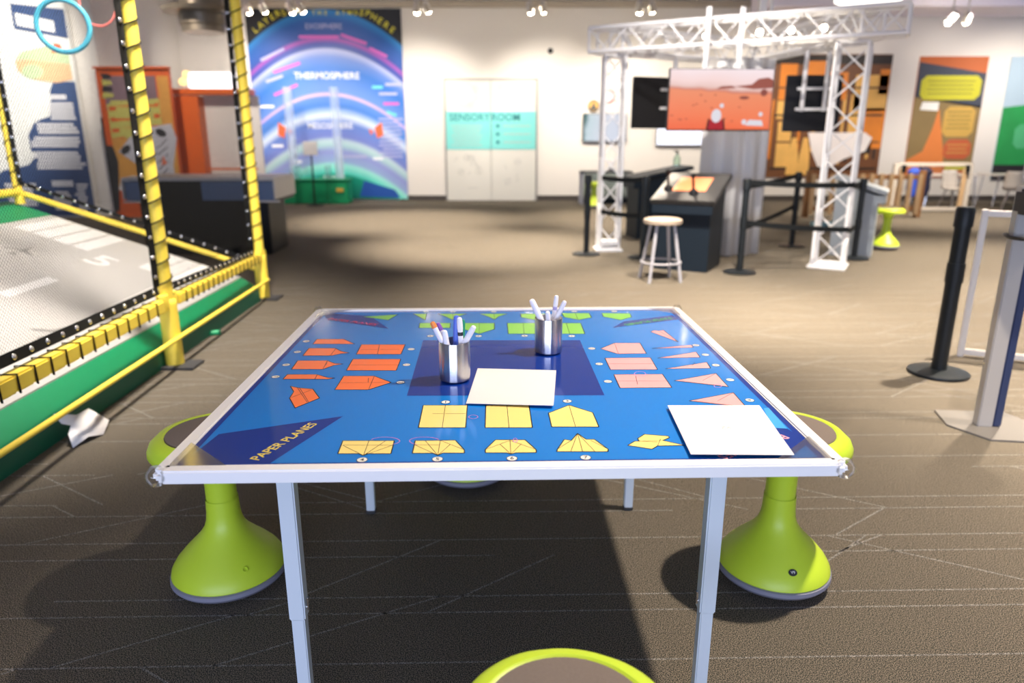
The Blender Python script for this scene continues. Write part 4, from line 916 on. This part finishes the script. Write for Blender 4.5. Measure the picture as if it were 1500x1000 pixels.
belt((2.165, 6.635, .825), (3.52, 7.40, .785), 'upper black belt stretched across the right truss tower', ((3.14, 6.725, .72), (3.315, 6.99, .85)))
belt((2.165, 6.635, .46), (3.52, 7.40, .36), 'lower black belt stretched across the right truss tower', ((3.14, 6.725, .72), (3.315, 6.99, .85)))
belt((.97, 7.90, .80), (1.325, 7.48, .80), 'upper black belt across the left truss tower')
belt((.97, 7.90, .44), (1.325, 7.48, .44), 'lower black belt across the left truss tower')
belt((2.16, 6.66, .79), (3.205, 8.27, .80), 'upper black belt in the background behind the right truss tower, toward the far belt post')
belt((2.16, 6.66, .42), (3.205, 8.27, .46), 'lower black belt in the background, toward the far belt post')

# ================================================================ RIGHT FOREGROUND
st_ = stanchion(2.29, 3.66, .885, 'black belt post with round base in the right foreground beside the clear barrier', .55, .038)
st_.rotation_euler = (0, 0, 0)
ap = thing('acrylic_barrier', 'clear barrier panel in a pale frame behind the dispenser stand at right', 'barrier', (2.50, 3.98, 0), R(-72+0))
FRP = mat('barrier_frame_white', (.66, .63, .60), .4)
# panel runs from the post towards the right
a = Vector((2.60, 3.98, 0)); b = Vector((3.83, 3.42, 0)); ap.location = a; ap.rotation_euler = (0, 0, math.atan2(b.y-a.y, b.x-a.x)); L_ = (b-a).length
for x_ in (0, L_):
    q = MB(); q.box(FRP, (x_, 0, .42), (.032, .032, .84), .004); q.build('upright', ap)
for z_ in (.03, .82):
    q = MB(); q.box(FRP, (L_/2, 0, z_), (L_-.032, .032, .032), .004); q.build('rail', ap)
q = MB(); q.box(CLEAR, (L_/2, 0, .425), (L_-.032, .008, .758)); q.build('clear_panel', ap)

ks = thing('dispenser_stand', 'grey and navy sanitizer dispenser stand on a flat hexagonal foot at right edge', 'dispenser', (2.075, 2.93, 0), R(-8))
KGR = mat('stand_silver_grey', (.44, .42, .40), .4, .2); KNV = mat('stand_navy', (.02, .035, .10), .4); KPL = mat('stand_foot_grey', (.14, .13, .12), .45)
q = MB(); q.prism(KPL, [(-.14, .16), (-.16, -.02), (-.05, -.17), (.14, -.17), (.24, .0), (.16, .18)], 'z', 0, .008); q.build('foot_plate', ks)
q = MB(); q.box(KGR, (-.008, 0, .52), (.062, .05, 1.03), .004); q.build('column', ks)
q = MB(); q.box(KNV, (.041, .004, .45), (.034, .056, .88), .004); q.build('side_strip', ks)
q = MB(); q.lathe(BLACK, [(0, .820), (.085, .830), (.10, .842), (.097, .846), (.08, .836), (0, .828)], (.01, -.06, 0), 32); q.build('drip_tray', ks)
q = MB(); q.box(BLACK, (.012, -.05, .975), (.125, .11, .10), .012); disp = q.build('dispenser_body', ks)
q = MB(); q.text(OVM, 'M', TR((-.018, -.1058, .965)) @ RX(90), .02); q.build('emblem', disp)
q = MB(); q.box(clear('dispenser_smoke', (.82, .82, .84), .22), (.012, -.05, 1.10), (.12, .10, .14), .02); q.build('clear_hood', ks)
q = MB(); q.box(mat('refill_pouch', (.7, .7, .75), .3, .4), (.015, -.045, 1.095), (.08, .06, .11), .02); q.build('refill', ks)

# ================================================================ RIGHT BACKGROUND
def picture(nm, lab, cat, x0, x1, z0, z1, build, y=14.519, m=None):
    q = MB(); q.box(m, ((x0+x1)/2, y-.012, (z0+z1)/2), (x1-x0, .024, z1-z0)); build(q, y-.0255); return tag(q.build(nm), lab, cat)
DK = mat('mural_black', (.02, .014, .012), .6); MO1 = mat('mural_orange', (.70, .22, .02), .6, var=.3, bscale=8); MA = mat('mural_amber', (.80, .46, .12), .6, var=.25, bscale=10); MBk = mat('mural_brown', (.16, .06, .02), .6, var=.4, bscale=10); MWp = mat('mural_pale_pink', (.93, .86, .84), .6, var=.1, bscale=6)
def mur(q, y):
    q.box(DK, (6.1, y, 2.62), (2.2, .003, .16))
    for (x0, x1, z0, z1, m) in ((5.1, 5.42, 1.9, 2.55, MO1), (5.1, 5.45, 1.55, 1.88, MA), (5.15, 5.42, .65, 1.5, MA), (5.6, 5.95, 2.0, 2.6, MO1), (6.0, 6.4, 1.9, 2.4, MO1), (6.55, 7.18, 1.7, 2.35, MA), (6.8, 7.19, 1.0, 1.75, MO1), (6.5, 6.8, 1.3, 2.0, MA), (7.0, 7.19, 2.0, 2.45, MO1), (6.7, 7.0, .9, 1.2, DK)):
        q.box(m, ((x0+x1)/2, y-.002, (z0+z1)/2), (x1-x0, .003, z1-z0))
    for k in range(16):
        xx = 5.02+.137*k; zz = 1.35+.35*((k*7) % 5)/5
        q.box((MO1, MBk, MA, DK)[(k*5) % 4], (xx, y-.001, zz), (.05, .003, 1.1+.2*(k % 3)))
    for k in range(4): q.box(MBk if k % 2 else DK, (6.1, y-.0045, .62+.5*k), (2.1, .003, .035))
    q.prism(MWp, [(5.75, 1.3), (6.85, 1.3), (7.0, 1.2), (6.9, .95), (6.5, .8), (6.2, .62), (6.0, .66), (5.85, .95)], 'y', y-.008, y-.004)
    for xx in (5.5, 5.72): q.prism(MA, [(xx-.12, .5), (xx+.12, .5), (xx+.10, .85), (xx+.04, 1.2), (xx-.05, 1.2), (xx-.1, .85)], 'y', y-.008, y-.004)
picture('workshop_mural', 'dark and orange workshop picture on the back wall behind the right truss tower', 'mural', 4.95, 7.20, .45, 2.72, mur, m=MBk)
PB1 = mat('poster_brick_orange', (.52, .13, .035), .6, var=.2, bscale=3); PSL = mat('poster_slate', (.05, .06, .09), .6); PYG = mat('poster_yellow_green', (.56, .54, .03), .6); POC = mat('poster_ochre', (.58, .36, .08), .6); PRD = mat('poster_brick_red', (.52, .11, .04), .6); POL = mat('poster_olive_brown', (.26, .18, .07), .6, var=.4, bscale=3); POF = mat('poster_flame', (.72, .22, .05), .6, var=.2, bscale=4); PTX = mat('poster_text_dark', (.20, .19, .04), .6)
def rr(x0, x1, z0, z1, r_=.09):
    return [(x+dx*0, z) for x, z, dx in ((x0+r_, z0, 0), (x1-r_, z0, 0), (x1, z0+r_, 0), (x1, z1-r_, 0), (x1-r_, z1, 0), (x0+r_, z1, 0), (x0, z1-r_, 0), (x0, z0+r_, 0))]
def pos(q, y):
    q.prism(PSL, [(7.72, 1.95), (9.02, 1.75), (9.02, 2.38), (7.72, 2.58)], 'y', y-.003, y)
    q.prism(POL, [(7.72, .72), (9.02, .72), (9.02, 1.78), (7.72, 1.97)], 'y', y-.003, y)
    q.prism(POF, [(7.73, .5), (8.45, .5), (8.45, .85), (8.32, 1.35), (8.22, 1.75), (8.14, 1.35), (8.02, .95), (7.73, .78)], 'y', y-.006, y-.003)
    q.prism(PW, [(7.85, 1.72), (8.2, 1.70), (8.2, 1.86), (7.88, 1.86)], 'y', y-.005, y-.003)
    for (x0, x1, z0, z1, m) in ((7.80, 8.95, 1.90, 2.34, PYG), (8.33, 8.93, 1.22, 1.78, POC), (8.42, 8.95, .80, 1.17, PRD)):
        q.prism(m, rr(x0, x1, z0, z1), 'y', y-.010, y-.006)
        n = int((z1-z0-.12)/.075)
        for k in range(n): q.box(PTX if m is not PRD else POC, ((x0+x1)/2, y-.011, z1-.10-.075*k), ((x1-x0)*.78-.05*(k % 2), .002, .018))
    q.box(PYG, (8.75, y-.005, .66), (.5, .002, .12))
picture('geology_poster', 'orange and brown poster with yellow text boxes, right of the workshop picture', 'poster', 7.72, 9.02, .45, 2.68, pos, m=PB1)
PSK = mat('poster_pale_sky', (.42, .56, .68), .6); PGN = mat('poster_meadow_green', (.02, .32, .08), .6, var=.4, bscale=5); PGL = mat('poster_light_green', (.08, .45, .20), .6)
def grn(q, y):
    q.prism(PGN, [(9.45, .6), (10.9, .6), (10.9, 2.0), (10.2, 1.86), (9.8, 1.80), (9.45, 1.76)], 'y', y-.003, y)
    q.box(GD, (10.15, y-.003, .55), (1.4, .006, .28))
    q.prism(PGL, rr(9.75, 10.7, 1.0, 1.45), 'y', y-.007, y-.003); q.prism(PGL, rr(9.9, 10.7, 1.6, 1.9), 'y', y-.007, y-.003)
picture('meadow_poster', 'green meadow poster with pale sky at the right edge of the back wall', 'poster', 9.45, 10.9, .42, 2.68, grn, m=PSK)

# ---- picket pen of pale wood in front of the workshop picture
pk = thing('picket_pen', 'low brown wooden picket pen in front of the workshop picture', 'fence', (4.95, 11.4, 0))
BRW = mat('picket_brown', (.30, .14, .05), .6, var=.3, bscale=15)
for z_ in (.14, .62):
    q = MB(); q.box(BRW, (.55, 0, z_), (1.75, .05, .07), .004); q.build('rail', pk)
for k in range(12):
    q = MB(); q.box(WOOD, (-.28+.15*k, -.04, .36), (.07, .03, .62), .004); q.build('picket', pk)
for k in range(2):
    q = MB(); q.box(BRW, (-.33+1.76*k, .02, .36), (.08, .08, .72), .004); q.build('corner_post', pk)
lb = MB()
for k, (z_, m) in enumerate(((.20, WOOD), (.31, mat('plank_white', (.75, .70, .62), .6)), (.09, mat('plank_light_blue', (.25, .50, .60), .5)))):
    pass
for k, (z_, m, lab) in enumerate(((.035, mat('plank_light_blue', (.25, .50, .60), .5), 'light blue plank lying on the floor before the picket pen'), )):
    q = MB(); q.box(m, (4.55, 10.2, .035), (.62, .12, .07), .008); tag(q.build('plank'), lab, 'plank')
bn = thing('timber_bench', 'pale timber bench beside the picket pen under the workshop picture', 'bench', (6.25, 12.75, 0))
q = MB(); q.box(WOOD, (0, 0, .34), (1.0, .25, .07), .01); q.build('seat', bn)
for sx in (-.4, .4):
    q = MB(); q.box(BRW, (sx, 0, .155), (.09, .2, .30), .005); q.build('leg', bn)

# ---- framed see-through fence, blue vest stand, tables, chairs
fc = thing('framed_fence', 'see-through fence of white and wooden posts below the orange poster', 'fence', (7.0, 12.25, 0))
FP = mat('fence_post_white', (.52, .48, .43), .5)
for x_ in (-.62, .62):
    q = MB(); q.box(FP if x_ else WOOD, (x_, 0, .40), (.07 if x_ else .05, .06, .80), .005); q.build('post', fc)
for x_ in (-.53, .53):
    q = MB(); q.box(WOOD, (x_, -.02, .36), (.06, .05, .72), .005); p_ = q.build('post', fc)
    q = MB(); q.box(BLACK, (x_+.02, -.05, .71), (.06, .05, .12), .005); q.build('clamp', p_)
for z_ in (.05, .78):
    q = MB(); q.box(FP, (0, 0, z_), (1.17, .045, .06), .004); q.build('rail', fc)
q = MB(); q.box(CLEAR, (0, .01, .42), (1.17, .008, .68)); q.build('clear_panel', fc)
JB = mat('vest_blue', (.03, .09, .55), .5, var=.3, bscale=20); JN = mat('vest_navy', (.012, .014, .05), .6)
vs = thing('vest_stand', 'blue and navy padded vest hung on a stand behind the see-through fence', 'vest', (7.12, 12.85, 0))
q = MB(); q.lathe(BLACK, [(0, 0), (.16, 0), (.16, .02), (.02, .04), (.02, .75), (0, .75)], n=20); q.build('stand', vs)
q = MB(); q.lathe(JB, [(.0, .22), (.07, .22), (.095, .35), (.085, .55), (.11, .64), (.05, .70), (0, .71)], (-.11, -.03, 0), 20); q.build('blue_half', vs)
q = MB(); q.lathe(JN, [(.0, .22), (.09, .22), (.12, .35), (.10, .55), (.13, .64), (.06, .71), (0, .72)], (.09, -.0, 0), 20); q.build('navy_half', vs)
TW = mat('table_white_laminate', (.78, .74, .70), .4)
def wtable(loc, w_, lab):
    r = thing('white_table', lab, 'table', loc)
    q = MB(); q.box(TW, (0, 0, .56), (w_, .55, .03), .006); q.build('table_top', r)
    for sx in (-1, 1):
        for sy in (-1, 1):
            q = MB(); q.cyl(CHROME, (sx*(w_/2-.08), sy*.22, .55), (sx*(w_/2-.03), sy*.24, 0), .014, 8); q.build('leg', r)
wtable((7.85, 13.3, 0), .95, 'white table seen through the framed fence under the orange poster')
wtable((9.05, 13.3, 0), .9, 'white table between orange and green posters, behind the white chair')
CHW = mat('chair_shell_white', (.50, .47, .45), .45)
def chair(loc, rz, lab):
    r = thing('shell_chair', lab, 'chair', loc, R(rz))
    q = MB(); q.lathe(CHW, [(0, .33), (.14, .335), (.185, .36), (.18, .372), (.13, .35), (0, .345)], n=24); q.build('seat', r)
    q = MB(); i = q.mi(CHW); rows = []
    for k in range(7):
        u = k/6; rows.append([q.bm.verts.new((.19*math.sin(R(-70+140*j/8))*(1-.15*u), .19*math.cos(R(-70+140*j/8))+.03*u, .36+.30*u)) for j in range(9)])
    for A, B in zip(rows, rows[1:]):
        for j in range(8): q.face([A[j], A[j+1], B[j+1], B[j]], i, True)
    o = q.build('backrest', r); md = o.modifiers.new('t', 'SOLIDIFY'); md.thickness = .012
    for k in range(4):
        a = R(45+90*k); q = MB(); q.cyl(CHROME, (.10*math.cos(a), .10*math.sin(a), .34), (.20*math.cos(a), .20*math.sin(a), 0), .011, 8); q.build('leg', r)
chair((8.62, 12.55, 0), 150, 'white shell chair between the framed fence and the dispenser stand')
chair((7.66, 12.70, 0), 20, 'white shell chair seen through the framed fence')
bx = MB(); bx.box(STB, (8.75, 11.75, .11), (.95, .3, .22), .01); tag(bx.build('storage_box'), 'low black box on the floor between the fence and the dispenser stand', 'box')

# ---- screens, plaques and glass table on the back wall behind the left tower
SCW = ramp_mat('screen_snow_picture', lambda mth, x, z: mth('ADD', mth('MULTIPLY', x, .9), .5), [(.0, (.05, .16, .16)), (.12, (.05, .18, .18)), (.2, (.66, .80, .86)), (.5, (.80, .84, .95)), (1., (.72, .78, .95))], .3, .42, .35)
def wscreen(x, z, w_, h, lab, m):
    r = thing('wall_screen', lab, 'screen', (x, 14.45, z))
    q = MB(); q.box(BLACK, (0, .03, 0), (w_+.02, .07, h+.02), .005); q.build('bezel', r)
    q = MB(); q.box(m, (0, -.008, 0), (w_, .006, h)); q.build('picture', r)
wscreen(1.79, 1.39, .82, .50, 'wall screen showing a pale snowy picture behind the left truss tower', SCW)
wscreen(3.27, 1.28, .92, .42, 'pale wall screen half hidden beneath the hanging red landscape screen', mat('screen_pale_blue', (.7, .76, .95), .3, emit=(.78, .84, 1.), estr=.4))
q = MB(); q.lathe(mat('plaque_amber', (.72, .42, .10), .5), [(0, 0), (.115, 0), (.115, .02), (0, .02)], M=WALLF(1.57, 14.52, 1.79), n=36)
q.lathe(mat('plaque_navy', (.03, .06, .09), .5), [(.095, .021), (.115, .021), (.115, .024), (.095, .024)], M=WALLF(1.57, 14.52, 1.79), n=36)
q.prism(mat('plaque_navy', (.03, .06, .09)), [(1.47, 1.72), (1.67, 1.72), (1.60, 1.77), (1.585, 1.87), (1.57, 1.80), (1.555, 1.87), (1.54, 1.77)], 'y', 14.49, 14.498)
tag(q.build('round_plaque'), 'amber and navy round plaque on the wall above the snowy wall screen', 'plaque')
q = MB(); q.lathe(mat('plaque_red', (.65, .12, .12), .5), [(.10, 0), (.13, 0), (.13, .02), (.10, .02), (.10, 0)], M=WALLF(1.85, 14.52, 1.97), n=36)
q.lathe(PW, [(0, 0), (.10, 0), (.10, .012), (0, .012)], M=WALLF(1.85, 14.52, 1.97), n=36)
tag(q.build('round_plaque'), 'white round plaque with a red rim on the wall behind the left truss tower', 'plaque')
gt = thing('glass_table', 'narrow glass-sided table by the back wall behind the left truss tower', 'table', (1.75, 13.75, 0))
q = MB(); q.box(NAVY, (0, 0, .59), (.95, .5, .03), .004); q.build('table_top', gt)
for sx in (-1, 1):
    for sy in (-1, 1):
        q = MB(); q.box(STOOLW, (sx*.45, sy*.22, .287), (.04, .04, .575)); q.build('leg', gt)
q = MB(); q.box(clear('smoked_glass', (.55, .62, .63), .1), (0, .20, .32), (.86, .01, .46)); q.build('glass_side', gt)
q = MB(); q.box(NAVY, (0, .1, .06), (.86, .24, .09)); q.build('lower_shelf', gt)
q = MB(); q.lathe(PAPER, [(0, 0), (.05, .01), (.075, .06), (.05, .11), (.06, .15), (.05, .2), (0, .22)], (1.86, 13.75, .605), 20); tag(q.build('white_model'), 'small white rounded model on the glass table behind the left truss tower', 'model')
# ================================================================ TRACK SPOTS
TRK = mat('track_grey', (.30, .29, .30), .4)
q = MB(); q.box(TRK, (1.6, 12.55, 3.40), (13.5, .045, .04)); 
for x in (-4.6, -1, 3, 7): q.cyl(TRK, (x, 12.55, 3.42), (x, 12.55, 3.665), .01, 8)
tag(q.build('light_track'), 'thin grey ceiling track that carries the wall spotlights', 'track')
SP = [(-4.25, 'leftmost spotlight on the ceiling track, above the blue mural', (-4.3, 14.5, 1.4)), (-4.0, 'spotlight head above the left half of the blue mural', (-4.0, 14.5, 2.0)),
      (-3.56, 'spotlight head above the middle of the blue mural', (-3.3, 14.5, 1.4)), (-3.40, 'pale tilted spotlight head above the middle of the blue mural', (-3.0, 14.5, 2.)), (-1.53, 'spotlight on the ceiling track above the wall left of the double door', (-1.75, 14.5, 1.3)), (-1.37, 'small tilted spotlight head near the one left of the double door', (-1.0, 14.5, 2.0)),
      (.29, 'spotlight on the ceiling track above the wall right of the double door', (.75, 14.5, 1.2)), (.50, 'small tilted spotlight head near the one right of the double door', (.8, 14.5, 2.)), (2.05, 'spotlight on the ceiling track above the left truss tower', (2.4, 14.5, 1.3)), (2.25, 'small tilted spotlight head above the left truss tower', (2.8, 14.5, 2.)),
      (7.10, 'left spotlight of the bright pair above the orange poster', (6.6, 14.5, 1.4)), (7.34, 'right spotlight of the bright pair above the orange poster', (8.3, 14.5, 1.5))]
for k, (x, lab, tg) in enumerate(SP):
    zz = 3.22 if k < 10 else 3.06
    spot_head((x, 12.55, zz), tg, lab, 'track_spotlight', 3.385-zz, 1.15, 'spotlights on the ceiling track')
cl = MB(); cl.lathe(mat('ceiling_lamp_face', (.9, .88, .85), .4, emit=(1, .95, .88), estr=1.6), [(0, 3.09), (.40, 3.09), (.46, 3.12), (.46, 3.18), (.03, 3.19), (.03, 3.66), (0, 3.66)], (5.15, 11.3, 0), 36)
tag(cl.build('ceiling_lamp'), 'glowing round ceiling lamp above the right end of the truss', 'lamp')

# ================================================================ LIGHT
def spot(loc, tgt, watts, ang, col=(1, .80, .58), blend=.5, size=.05, nm='spot_lamp'):
    l = bpy.data.lights.new(nm, 'SPOT'); l.energy = watts; l.spot_size = R(ang); l.spot_blend = blend; l.color = col; l.shadow_soft_size = size
    o = bpy.data.objects.new(nm, l); C.objects.link(o); o.location = loc
    o.rotation_euler = (Vector(tgt)-Vector(loc)).to_track_quat('-Z', 'Y').to_euler()
WARM = (1, .83, .64)
for k, (x, lab, tg) in enumerate(SP):
    if k in (1, 3, 5, 7, 9): continue
    spot((x, 12.45, 3.10), tg, 85 if k < 4 else 165, 88, (1, .90, .78), .9, .06)
spot((-.45, 12.45, 3.15), (-.4, 14.5, .9), 40, 90, (1, .90, .78), .9, .06)
spot((4.6, 12.45, 3.15), (4.6, 14.5, 1.4), 110, 95, (1, .90, .78), .9, .06)
spot((9.6, 12.45, 3.15), (9.6, 14.5, 1.4), 110, 95, (1, .90, .78), .9, .06)
# pools on the carpet
for (x, y, tx, ty, wv, an) in ((1.70, 2.0, 1.45, 1.5, 400, 88), (3.3, 4.2, 3.3, 4.2, 1100, 78), (.7, 5.0, .7, 5.4, 700, 62), (-.4, 8.0, -.3, 8.3, 1300, 58), (1.7, 4.9, 1.9, 5.6, 700, 70), (-1.6, 10.6, -1.6, 10.9, 1100, 66), (2.0, 11.0, 2.0, 11.2, 900, 70), (5.3, 6.6, 5.3, 6.8, 1300, 80), (6.6, 10.9, 6.6, 11.5, 800, 80), (4.2, 2.2, 3.6, 2.2, 700, 72), (1.6, 9.6, 1.9, 8.2, 260, 80)):
    spot((x, y, 3.5), (tx, ty, 0), wv, an, (1, .86, .69), .8, .06)
# cage and left wall, with added lights for truss and soffit
spot((-1.35, 3.6, 3.45), (-2.9, 4.1, .4), 680, 82, (1, .90, .78), .7, .22)
spot((-5.2, 8.6, 3.45), (-8.6, 11.5, 2.1), 800, 62, (1, .93, .82), .8, .06)
spot((-4.9, 9.6, 3.45), (-4.9, 11.9, 1.2), 180, 80, (1, .88, .74), .8, .06)
spot((1.0, 5.2, 3.4), (1.9, 7.4, 1.0), 280, 66, (1, .92, .82), .8, .06)  # added from the front to brighten the truss
spot((-4.6, 12.3, 3.4), (-5.4, 14.5, 2.0), 130, 80, (1, .90, .78), .9, .06)
spot((8.5, 9.5, 2.0), (8.6, 13.6, 3.4), 70, 90, (.88, .84, 1.), .8, .2)  # added upward light without a fixture, brightens the soffit
# cool daylight from behind the camera: added area light, its source unseen
l = bpy.data.lights.new('cool_daylight_fill', 'AREA'); l.shape = 'RECTANGLE'; l.size = 7; l.size_y = 1.5; l.energy = 230; l.color = (.62, .72, 1.0)
o = bpy.data.objects.new('cool_daylight_fill', l); C.objects.link(o); o.location = (-1.0, -5.5, 1.25); o.rotation_euler = (R(90), 0, 0)
W_ = bpy.data.worlds.new('hall'); SC.world = W_; W_.use_nodes = True
W_.node_tree.nodes['Background'].inputs[0].default_value = (.80, .82, 1.0, 1); W_.node_tree.nodes['Background'].inputs[1].default_value = .12

# ================================================================ CAMERA
cd = bpy.data.cameras.new('camera'); cam = bpy.data.objects.new('camera', cd); C.objects.link(cam)
cd.sensor_width = 36; cd.lens = 25.2; cam.location = (0, 0, 1.225); cam.rotation_euler = (R(90-15.95), 0, 0); cd.clip_end = 60
cd.dof.use_dof = True; cd.dof.focus_distance = 1.6; cd.dof.aperture_fstop = 2.4
SC.camera = cam
SC.view_settings.view_transform = 'Standard'; SC.view_settings.look = 'None'; SC.view_settings.gamma = 1.0; SC.view_settings.exposure = 1.0
SC.view_settings.use_curve_mapping = False
